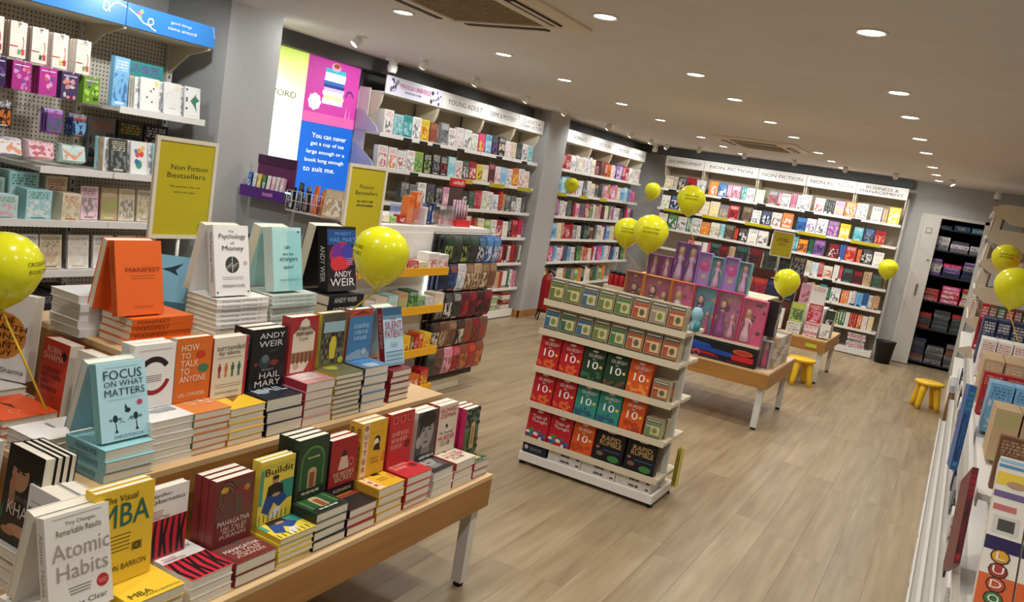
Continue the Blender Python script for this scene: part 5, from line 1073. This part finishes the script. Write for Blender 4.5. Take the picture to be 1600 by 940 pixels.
gamebox('orange guessing-game box on the lowest rack shelf', .322, RZ[4], .138, .185, .06, 'D8541C', ten(), a_ten('B8401C'))
for k in range(2): gamebox('black box with jagged gold title, %s on the lowest rack shelf' % ordn(k+1), .472+.2*k, RZ[4], .185, .192, .06, '14161E', [('RAPID', .2, .84, .66, .8, 'D8B070'), ('RUMBLE', .16, .9, .5, .65, 'D8B070')], a_rumble)
for r in range(2):
    for k in range(3):
        o = gamebox('long white game box lying on the rack base, %s, %s layer' % (['left', 'middle', 'right'][k], ['lower', 'upper'][r]), .19+.225*k, .0752+.037*r, .22, .036, .15, 'D8D4CE', [('~jg', .38, .66, .3, .72, '2A2826')], lambda a, w, h: (a.rect(w*.06, w*.22, h*.3, h*.34, '9A9A98'), a.rect(w*.06, w*.18, h*.55, h*.6, 'B08A8A'), a.rect(w*.85, w*.95, h*.3, h*.6, '4A4846')), .02, 0)
gamebox('dark blue game box lying at the left of the rack base', .01, .0752, .165, .07, .15, '1E2436', [], lambda a, w, h: (a.ell(w*.15, h*.5, w*.08, h*.2, 'C8C8D0'), a.rect(w*.3, w*.8, h*.3, h*.6, '5A5A6A')), .02, 0)
for k in range(3): tag(MB().box(0, .004, 0, .06, 0, .24).build('thin_booklet', ['C8B83A', 'B0A030', 'D8C850'][k], None, (-1.245+.012*k, 4.72, .076)), 'thin yellow booklet beside the rack foot, %s' % ['inner', 'middle', 'outer'][k], 'booklet', 'yellow booklets')
dg = thing('plush_toy', 'small pale blue plush hanging at the rack corner', 'toy', (-1.235, 4.52, 1.048))
MB().lathe([(.002, 0), (.03, .01), (.036, .04), (.02, .07), (.03, .085), (.034, .11), (.02, .14), (.002, .145)], 12).build('body', '8CC4D2', dg); MB().lathe([(.002, 0), (.018, .01), (.02, .04), (.002, .06)], 10, 0, (.02, -.025, .01)).build('paw', '3A8A90', dg)
# ================================================================== TOY TABLE
table('wooden table in mid-room stacked with pink doll boxes', -2.62, -1.19, 6.85, 7.97)
rz_ = thing('display_riser', 'stepped grey riser holding the doll boxes', 'riser', (0, 0, 0))
MB().box(-2.6, -1.33, 6.9, 7.3, .66, .68).build('lower_step', M_CREAM, rz_); MB().box(-2.6, -1.33, 6.95, 6.97, .501, .66).build('lower_front', M_GREYP, rz_)
MB().box(-2.6, -1.4, 7.16, 7.7, 1.03, 1.05).build('upper_step', M_CREAM, rz_); MB().box(-2.6, -1.4, 7.28, 7.3, .68, 1.03).build('upper_front', M_GREYP, rz_)
for x in (-2.58, -1.42): MB().box(x-.01, x+.01, 7.3, 7.68, .501, 1.03).build('side_panel', M_GREYP, rz_)
tag(MB().box(-1.83, -1.7, 6.893, 6.898, .6, .645).build('price_tag', M_BLACK), 'black price tag on the riser edge under the dolls', 'label')
def doll(parent, x, y, z, h, dress, hair, skin='D8A88A'):
    b = MB().lathe([(.001, 0), (.16, .01), (.13, .2), (.07, .46), (.055, .52), (.08, .62), (.075, .72), (.03, .76), (.028, .79), (.065, .82), (.08, .88), (.07, .95), (.03, .995), (.001, 1)], 12)
    b.v = [(vx*h, vy*h*.7, vz*h) for vx, vy, vz in b.v]
    for s in (-1, 1): b.tube([(s*.07*h, 0, .7*h), (s*.15*h, -.02*h, .56*h), (s*.14*h, -.07*h, .44*h)], [.022*h, .018*h, .014*h], 6)
    for i, f in enumerate(b.f):
        zz = sum(b.v[q][2] for q in f)/len(f)/h; b.m[i] = 0 if zz < .7 and abs(sum(b.v[q][0] for q in f)/len(f)) < .12*h or zz < .4 else 1
    o = b.build('doll', [dress, skin], parent, (x, y, z))
    hb = MB().lathe([(.02, .55), (.09, .6), (.1, .78), (.095, .9), (.085, .98), (.03, 1.03), (.001, 1.035)], 10); hb.v = [(vx*h, vy*h*.6+.03*h, vz*h) for vx, vy, vz in hb.v]
    hb.build('hair', hair, o)
def dollbox(label, x, y, z, w, h, d, back, frame, dolls, extras=(), group='boxed dolls on the toy table'):
    t = thing('doll_box', label, 'doll', (x, y, z+.0006), 0, group)
    MB().box(0, w, d-.006, d, 0, h).box(0, .006, 0, d-.006, 0, h).box(w-.006, w, 0, d-.006, 0, h).box(0.006, w-.006, 0, d-.006, 0, .006).box(.006, w-.006, 0, d-.006, h-.006, h).build('carton', hm(frame), t)
    c = Art(); c.rect(.006, w-.006, .006, h-.006, back)
    for kind, cx, cz, r, col in extras: c.ell(cx*w, cz*h, r*w, r*w, col, 14)
    o = c.build(t, 'backing_card'); o.location = (0, d-.0065, 0)
    MB().box(.006, w-.006, .001, .002, .006, h-.006).build('window', M_ACRY, t)
    for (dx, dh, dr, ha) in dolls: doll(t, dx*w, d*.5, .012, dh*h, dr, ha)
E5 = lambda R, cs, n=9: [('d', R.uniform(.1, .9), R.uniform(.08, .9), R.uniform(.04, .1), R.choice(cs)) for _ in range(n)]
R = random.Random(12)
y = 6.92; x = -2.59
dollbox('orange-framed double doll box at the left of the lower row', x, y, .68, .17, .4, .07, 'B04058', 'D8803A', [(.5, .7, '3A2A34', '2A1A18')], E5(R, ['C85A6A', 'E8A86A', '5A1A2A', 'D8D0C0']))
dollbox('orange-framed wide doll box with a dark dress', x+.175, y, .68, .255, .4, .07, 'C0507A', 'E08A2E', [(.32, .72, '4A3038', '3A2018'), (.74, .66, 'C89A4A', '8A5A2A')], E5(R, ['C85A7A', 'E8B86A', '5A2A3A', 'D8D0C0'], 14))
dollbox('magenta doll box with a white-dressed doll', x+.435, y, .68, .2, .4, .07, 'E85AA0', 'E0702E', [(.3, .75, 'DCE4E6', 'C8A060')], E5(R, ['E87AB0', 'B02A6A', 'F0A0B0'], 12))
dollbox('teal-backed doll box with a purple doll and accessories', x+.64, y, .68, .2, .4, .07, '5AB0C4', 'B02A6E', [(.28, .75, '6A3A9A', '4A2A7A'), (.68, .45, 'D84A8A', 'A0603A')], E5(R, ['D84A8A', '7AC0D0', '4A5AA0', 'E0C060'], 14))
dollbox('magenta and teal doll box with a rollerskate', x+.845, y, .68, .21, .4, .07, 'C870A0', 'C82A6E', [(.25, .75, 'A03A9A', '6A2A4A'), (.7, .5, 'E8A0C0', 'D86A9A')], E5(R, ['3A9A9A', 'D84A8A', 'C8A040', '8A2A5A'], 14))
dollbox('hot pink doll box at the right of the lower row', x+1.06, y, .68, .2, .38, .07, 'F0508A', 'E0527E', [(.28, .72, 'F0C0D0', 'D89060')], E5(R, ['3A2A34', 'F060A0', 'E8A0B0', '6A3A4A'], 12))
y = 7.18; x = -2.5
for k in range(2): dollbox('rosy princess doll half hidden under the balloons, %s' % ['left', 'right'][k], x+.115*k, y, 1.05, .11, .2, .06, 'C060A0', '8A3A8A', [(.5, .9, 'E8A8C0', 'E0B080')], ())
for k in range(2): dollbox('tall narrow violet doll box, %s in the upper row' % ['left', 'right'][k], x+.235+.105*k, y, 1.05, .1, .35, .06, '9A50B0', '7A3A96', [(.5, .85, 'D8B0D8', 'C89A6A')], E5(R, ['B070C0', '7A3A8A'], 5))
for k in range(2):
    dollbox('violet box with a hot pink disc, %s in the upper row' % ['left', 'right'][k], x+.45+.24*k, y, 1.05, .122, .3, .06, 'C49ADF', 'A87AD0', [], [('d', .5, .6, .42, 'F0409C'), ('d', .4, .66, .16, 'F88AC8'), ('d', .5, .3, .16, 'F0D870')])
    dollbox('teal box with a curly-haired doll, %s in the upper row' % ['left', 'right'][k], x+.574+.24*k, y, 1.05, .112, .28, .06, '6AB8B8', '5AAAB4', [(.5, .85, 'E8B0D8', 'C07AB0')], E5(R, ['E8A8C8', '8AD0D0', 'D86AAA'], 8))
# toy blaster box
tg = thing('toy_blaster_box', 'long black box with a blue and red toy blaster', 'toy', (-2.02, 6.858, .5006))
MB().box(0, .7, 0, .085, 0, .15).build('carton', '15161C', tg)
a = Art(); a.poly([(.1, .1), (.12, .135), (.3, .12), (.32, .1)], '1E50B4').poly([(.06, .085), (.1, .105), (.5, .085), (.52, .06), (.46, .05), (.12, .07)], '1A48A8').poly([(.0, .06), (.06, .085), (.1, .06), (.34, .05), (.4, .03), (.1, .03)], 'B01E2A').rect(.5, .68, .035, .08, 'D02028').ell(.585, .108, .085, .024, 'D8532E').ell(.585, .108, .07, .016, 'B03A24').ring(.2, .03, .02, .03, 'C86A8A').rect(.1, .4, .012, .022, '5A2A4A').rect(.46, .66, .012, .025, '6A1A20')
a.build(tg, 'box_art')
# clear cubes and packs at the right end of the toy table
for r in range(3):
    for k in range(5):
        for c in range(1):
            o = carton('small %s figurine box, row %s up, %s from the near end' % (['beige', 'grey'][(r+k) % 2], ordn(r+1), ordn(k+1)), (0, 0, 0), .095, .1, .088, ['auw', 'wgu', 'cum', 'gwa'][(r*2+k) % 4], 'box', 'figurine boxes on the toy table', 'figurine_box')
            o.location = (-1.215, 7.14+.125*k, .5006+.0885*r); o.rotation_euler = (0, 0, PI/2)
dollbox('slim clear doll pack at the right end of the toy table', -1.33, 6.98, .5, .09, .24, .08, 'D0A8C0', 'A8A4AC', [(.5, .9, 'E03C7C', 'D0A050')], (), None)
carton('black and white boxed figure behind the slim doll pack', (0, 0, 0), .13, .1, .3, 'kgw', 'toy', None, 'figure_box').location = (-1.26, 7.1, .77)
bpair = thing('battery_pack', 'red and black bottle multipack left of the dolls', 'pack', (-2.95, 7.4, 0))
MB().box(-.02, .3, -.02, .3, 0, .86).build('plinth', M_CREAM, bpair)
for i in range(5):
    for j in range(2): MB().lathe([(.026, 0), (.028, .01), (.028, .1), (.022, .11)], 10, 0, (.03+.056*i, .03+.06*j, .861)).lathe([(.024, .11), (.024, .14)], 10, 1, (.03+.056*i, .03+.06*j, .861)).build('bottle', ['B81820', '22242A'], bpair)
# ================================================================== FAR TABLE
table('far wooden table with books near the back bookcase', -2.5, -1.15, 9.63, 10.73)
r3 = thing('display_riser', 'stepped riser with dark-covered books on the far table', 'riser', (0, 0, 0))
for x0, x1, y0, y1, z0, z1 in ((-2.48, -1.62, 9.9, 10.2, .501, .82), (-2.48, -1.62, 10.2, 10.5, .501, 1.12)): MB().box(x0, x1, y0, y1, z0, z1).build('step', mat('riser_dark', '5A2E22', .5), r3)
T3 = ((-2.48, 9.66, 0), 0)
def t3(label, u, y, z, w, d, h, code, tilt=.12, flat=False, cat='book'):
    o = place('face_out_book', UB_F, None, loc2w(*T3, (u+w/2, y, z+.0006+(0 if flat else d*math.sin(tilt)))), (0 if flat else -tilt, 0, 0), (w, d, h)); tint(o, code); tag(o, label, cat, 'books on the far table')
for k, c in enumerate(['dtk', 'mrk', 'dek', 'kgd', 'kag']): t3('dark picture-covered book, %s from the left on the riser top' % ordn(k+1), .0+.172*k, .56, 1.12, .155, .03, .22, c)
for k, c in enumerate(['lew', 'oru', 'ron', 'nvk', 'kgn']): t3('%s book on the riser middle step, %s from the left' % (NAMES[c[0]], ordn(k+1)), .0+.172*k, .27, .82, .155, .05, .2, c)
for k, c in enumerate(['uro', 'orm', 'wgp', 'wgc']): t3('%s book at the riser foot, %s from the left' % (NAMES[c[0]], ordn(k+1)), .05+.19*k, .14, .5, .165, .06, .24, c)
for k in range(5): t3('pale book in the right-hand pile on the far table, %s up' % ordn(k+1), 1.05, .06, .5+.031*k, .15, .2, .03, ['wpr', 'pwr', 'wcp'][k % 3], 0, True)
t3('salmon book standing on the right-hand pile of the far table', 1.05, .1, .657, .15, .03, .21, 'rwp')
for k in range(4): t3('white book in the left-hand pile on the far table, %s up' % ordn(k+1), .86, .06, .5+.031*k, .15, .2, .03, ['wcg', 'wlk'][k % 2], 0, True)
t3('green and yellow comic standing on the left-hand pile', .86, .1, .626, .15, .03, .22, 'lyd')
t3('white book with a red heart standing behind the piles', 1.0, .34, .82, .17, .03, .24, 'wrw'); t3('pink-grey book left of the red-heart one', .88, .36, .82, .11, .03, .24, 'pgu')
t3('black book standing at the right edge of the far table', 1.215, .3, .5, .1, .1, .3, 'kew'); t3('white stand of cards at the right corner of far table', 1.22, .08, .5, .1, .12, .16, 'wcg')
st3 = tag(MB().box(-1.61, -1.28, 9.95, 10.3, .501, .819).build('display_block', M_WHITE), 'white display block on the far table under the red-heart book', 'riser')
topic_sign('olive yellow topic sign hanging over the far table', -2.06, 10.14, 1.30, .25, .3, '~k1', '~k2', ['~k3', '~k4'], 0)
tag(MB().box(-1.36, -1.24, 9.622, 9.628, .4, .44).build('price_tag', 'B8C83A'), 'green price tag on the far table front', 'label')
# ================================================================== STOOLS, EXTINGUISHER, BIN, BENCH
def stool(label, x, y, rz):
    t = thing('childrens_stool', label, 'stool', (x, y, 0), rz, 'yellow stools')
    MB().lathe([(.001, .262), (.1, .258), (.138, .262), (.15, .278), (.146, .294), (.12, .3), (.001, .302)], 24).build('seat', M_YEL, t)
    for k in range(4):
        a = PI/4+k*PI/2; c, s = math.cos(a), math.sin(a)
        MB().tube([(c*.085, s*.085, .275), (c*.105, s*.105, .18), (c*.13, s*.13, .06), (c*.14, s*.14, .001)], [.04, .036, .03, .024], 10).build('leg', M_YEL, t)
stool('yellow plastic stool in the aisle by the right wall', -.07, 9.88, .3)
stool('yellow plastic stool under the edge of the far table', -1.33, 9.42, .5)
ex = thing('fire_extinguisher', 'red fire extinguisher on a black stand beside the pillar', 'fire extinguisher', (-4.52, 9.36, 0))
MB().lathe([(.062, .12), (.072, .13), (.075, .15), (.075, .5), (.06, .56), (.025, .59), (.02, .61)], 20).build('cylinder', mat('extinguisher_red', '9A1218', .3), ex)
MB().lathe([(.022, .605), (.022, .65)], 12).build('valve', M_BLACK, ex); MB().tube([(-.06, -.04, .68), (.0, 0, .655), (.06, 0, .66)], .009, 6).build('lever', M_BLACK, ex)
MB().tube([(.02, 0, .63), (.1, -.03, .6), (.11, -.04, .4), (.1, -.03, .25)], .012, 8).build('hose', M_BLACK, ex)
for k in range(3):
    a = k*2.094+.6; MB().tube([(.07*math.cos(a), .07*math.sin(a), .13), (.13*math.cos(a), .13*math.sin(a), .006)], .009, 6).build('stand_leg', M_BLACK, ex)
MB().lathe([(.078, .1), (.082, .118), (.06, .118)], 20).build('stand_ring', M_BLACK, ex)
bn = thing('waste_bin', 'black waste bin in the corner by the cupboard door', 'bin', (-.74, 12.6, 0))
MB().lathe([(.1, 0), (.13, .3), (.138, .305), (.138, .315), (.126, .315), (.1, .02), (.001, .02)], 20).build('bucket', M_BLACK, bn)
be = thing('bench', 'low brown bench with a pale grey cushion at the right wall', 'bench', (.12, 9.05, 0))
MB().box(0, .4, 0, .5, .02, .36).build('body', mat('bench_brown', '8A6238', .6), be); MB().bevbox(-.01, .41, -.01, .51, .36, .45, .02).build('cushion', mat('grey_cushion', 'A8ACB0', .7), be)
for x in (.03, .37):
    for y in (.03, .47): MB().box(x-.015, x+.015, y-.015, y+.015, 0, .02).build('foot', M_BLACK, be)
# ================================================================== STORE CUPBOARD CONTENT
cb = thing('store_shelf_unit', 'dark shelves inside the open store cupboard', 'shelving', (0, 0, 0))
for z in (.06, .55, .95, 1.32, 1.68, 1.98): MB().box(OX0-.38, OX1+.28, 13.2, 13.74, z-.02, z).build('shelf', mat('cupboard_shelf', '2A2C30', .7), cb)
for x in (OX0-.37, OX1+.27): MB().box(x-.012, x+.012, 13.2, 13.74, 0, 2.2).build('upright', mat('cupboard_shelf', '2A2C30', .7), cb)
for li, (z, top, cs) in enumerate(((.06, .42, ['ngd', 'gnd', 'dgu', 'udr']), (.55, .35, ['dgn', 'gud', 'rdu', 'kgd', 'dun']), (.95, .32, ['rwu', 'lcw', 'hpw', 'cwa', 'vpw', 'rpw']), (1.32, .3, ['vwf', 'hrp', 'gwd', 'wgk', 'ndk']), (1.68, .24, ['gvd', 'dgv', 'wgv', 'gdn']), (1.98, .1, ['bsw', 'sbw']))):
    R = random.Random(li+40); u = -.5; col = 0
    while u < OX1+.1:
        w = R.uniform(.2, .28); zz = z; col += 1; n = 0
        hmax = top*R.uniform(.75, 1)
        while zz < z+hmax-.08:
            h = R.uniform(.045, .075); n += 1
            o = place('stored_box', UC, None, (u+w/2, 13.22+R.uniform(0, .03), zz+.0006), (0, 0, 0), (w*R.uniform(.9, 1), .3, h-.001)); tint(o, R.choice(cs))
            tag(o, 'stored game box, %s pile from left, %s up, %s cupboard shelf' % (ordn(col), ordn(n), ['lowest', 'second', 'third', 'fourth', 'fifth', 'topmost'][li]), 'box', 'boxes stored in the cupboard'); zz += h
        u += w+.015
# ================================================================== RIGHT-HAND SHELVING
rf = thing('low_shelf_unit', 'white low shelving with clear fronts along the right edge', 'shelving', (0, 0, 0))
RY0, RY1 = 1.2, 8.9
MB().box(.1, .7, RY0, RY1, .02, .1).box(.092, .1, RY0, RY1, .0, .11).build('plinth', M_WHITE, rf)
for i in range(9): MB().box(.09, .092, 2.0+.8*i, 2.02+.8*i, .085, .105).build('rail_joint', M_BLACK, rf)
MB().box(.13, .7, RY0, RY1, .3, .32).build('shelf', M_WHITE, rf); MB().box(.15, .7, RY0, RY1, .52, .54).build('shelf', M_WHITE, rf); MB().box(.17, .7, RY0, RY1, .72, .745).build('shelf', M_WHITE, rf)
MB().box(.7, .72, RY0, RY1, 0, 1.5).build('back_panel', M_WHITE, rf)
for z, x in ((.32, .13), (.54, .15), (.745, .17), (.1, .1)): MB().box(x, x+.004, RY0, RY1, z, z+.09).build('acrylic_front', M_ACRY, rf)
RF = ((.7, 0, 0), 0)
def game(label, x, y, z, w, d, h, code, lean, cat='game', group='boxed games on the right shelving', rzz=0):
    o = place('upright_game_box', UC, None, (x+w/2, y, z+.0006+d*math.sin(lean)), (-lean, 0, rzz), (w, d, h)); tint(o, code); return tag(o, label, cat, group)
for k in range(5):
    t = thing('ludo_box', 'white and orange ludo box at the bottom right, %s from the aisle' % ordn(k+1), 'game', (.2+.088*k, 2.42, .885), 0, 'ludo boxes', -.75)
    MB().box(0, .083, 0, .05, -.12, .42).build('carton', 'DDD6CA', t)
    a = Art(); w = .083
    a.rect(0, w, -.12, .06, 'D8602A').rect(0, w, .13, .17, '2A2052').rect(.01, w-.01, .18, .235, 'C8C4BC').rect(.022, .062, .19, .225, '4A4844').rect(0, w, .29, .31, '6A5A8A').rect(.004, .06, .25, .268, 'C06A6A').rect(0, w, .33, .37, 'E0C03A').ell(.05, .335, .025, .012, 'B08A6A', 10).rect(0, w, .385, .395, '4A8AB8').rect(0, w, .402, .412, '8ABCD8')
    for i, c in enumerate(('D8A02A', 'B03A3A', 'C8563A', '3A7A4A')): a.ell(w/2, .115-.04*i, .024, .022, '4A2A1A', 10); a.ell(w/2, .115-.04*i, .02, .018, c, 10)
    a.build(t, 'box_art'); lettering([(c, .028, .055, .104-.04*i, .126-.04*i) for i, c in enumerate('LUDO')], 'F0E0C8', t, -.004)
MB().box(.185, .7, 2.98, RY1, .98, 1.0).box(.185, .19, 2.98, RY1, .955, .98).build('shelf', M_WHITE, rf)
for i in range(7): MB().box(.6, .7, 3.0+.95*i, 3.02+.95*i, .745, .98).build('bracket', M_WHITE, rf)
def boxrow(n, label, y, ztop, h, w, d, code, cat='game', x0=.18, group='boxed games on the right shelving', lean=.06):
    for k in range(n): game(label % ordn(k+1), x0+(w+.006)*k, y, 1.0, w, d, ztop-1.0, code if isinstance(code, str) else code[k % len(code)], lean, cat, group)
boxrow(5, 'red-brown patterned box behind the ludo boxes, %s from the aisle', 3.08, 1.175, .4, .082, .05, 'uau', x0=.215)
boxrow(5, 'olive green box in the near group, %s from the aisle', 3.42, 1.19, .43, .082, .3, 'ala', x0=.205)
boxrow(5, 'blue and white box with a ring mark, %s from the aisle', 3.95, 1.21, .44, .086, .25, 'sbw', x0=.195)
game('tall dark blue box leaning out over the acrylic front', .12, 3.85, .82, .028, .2, .36, 'btn', .12, rzz=.05)
game('slim red box leaning at the clear front beside the ludo boxes', .155, 2.75, .72, .018, .25, .3, 'mrk', .45, rzz=.05)
boxrow(5, 'dull red box in the middle group, %s from the aisle', 4.42, 1.2, .42, .086, .1, 'rau')
boxrow(5, 'yellow-olive box in the middle group, %s from the aisle', 4.75, 1.22, .44, .088, .5, 'aca', lean=.02)
boxrow(6, 'white box with red stripe in the far group, %s from the aisle', 5.75, 1.23, .45, .08, .3, 'wrp', lean=.02)
boxrow(6, 'navy box with pale emblem in the far group, %s from the aisle', 6.4, 1.31, .53, .08, .4, 'nwg', lean=.02)
boxrow(7, 'slim book on the right shelving, %s from the aisle', 7.3, 1.36, .58, .05, .15, ['rwk', 'uwk', 'ewk'], 'book', .17, 'slim books on the right shelving', .03)
R = random.Random(77)
for k in range(14): game('%s low item on the right-hand middle shelf, %s from the camera' % (NAMES['wkwgnwewu'[k % 9]], ordn(k+1)), .17, 3.0+.42*k, .54, .08, R.uniform(.1, .3), .12, 'wkwgnwewu'[k % 9]+'gk', 0, 'pack', 'items behind the clear fronts')
tb_ = thing('tall_bookcase', 'tall beige shelving at the far right wall', 'shelving', (0, 0, 0))
for z in (.35, .7, 1.02, 1.34, 1.64, 1.94, 2.2):
    MB().box(.12, .5, 9.9, 12.2, z-.02, z).build('shelf', M_WHITE, tb_)
    MB().prism_y([(.11, z-.02), (.11, z+.02), (.2, z+.06), (.5, z+.06), (.5, z-.14), (.3, z-.14)], 9.885, 9.898).build('shelf_wing', M_CREAM, tb_)
MB().box(.5, .52, 9.9, 12.2, 0, 2.35).build('back_panel', M_CREAM, tb_); MB().box(.12, .5, 9.9, 12.2, 0, .1).build('plinth', M_WHITE, tb_)
TF = ((.12, 12.15, 0), -PI/2)
for li, z in enumerate((1.02, 1.34, 1.64, 1.94)):
    shelf_row(TF, z, .02, 2.2, ['cua wgv uac agw rkw', 'wag cru uak gwc awc', 'auw cgk ura wca', 'rau ewk urk wkr'][li], '%s of the far right shelving' % ['lowest visible shelf', 'third shelf', 'second shelf', 'top shelf'][li], 'books on the far right shelving', 60+li)
op = thing('wall_poster', 'orange-red poster panel on the right wall behind the balloons', 'poster', (.66, 9.4, 0), -PI/2)
MB().box(0, 2.6, 0, .012, 1.05, 1.75).build('board', 'C8603A', op); a = Art()
for k in range(12): a.ell(.2+.2*k, 1.2+.35*((k*37) % 10)/10, .07, .05, 'D88A68', 10)
a.build(op, 'print')

# ================================================================== SPINE-OUT BOOKS (the 300 largest in view singly, the rest as one)
SPINES.sort(key=lambda q: -q[0])
for i, (ar_, p, rz, sc, tk, n, where, group) in enumerate(SPINES[:296]):
    b = place('spine_out_book', UB_S, None, p, (0, 0, rz), sc); tint(b, tk)
    tag(b, '%s spine-out book, %s from left, %s' % (NAMES[tk[0]], ordn(n), where), 'book', group)
g = G('small_spines', .45); at_ = g.n('Attribute', attribute_type='GEOMETRY', attribute_name='tint'); g.put(g.b.inputs['Base Color'], at_.outputs['Color'])
rb = MB(); cc = []
for (ar_, p, rz, (w, d, h), tk, n, where, group) in SPINES[296:]:
    k0 = len(rb.f); n0 = len(rb.v); rb.box(-w/2, w/2, 0, d, 0, h, 0).box(-w*.15, w*.15, -.0006, 0, h*.3, h*.85, 0)
    rb.v[n0:] = [loc2w(p, rz, v) for v in rb.v[n0:]]
    cc += [hx(PAL[tk[0]])]*6+[hx(PAL[tk[1]])]*6
if rb.f:
    o = rb.build('shelved_books', g.m); at2 = o.data.color_attributes.new('tint', 'FLOAT_COLOR', 'CORNER')
    for poly in o.data.polygons:
        for li in poly.loop_indices: at2.data[li].color = (*cc[poly.index], 1)
    o['label'] = 'narrow book spines filling the farther shelves between the larger books'; o['category'] = 'book'; o['kind'] = 'stuff'
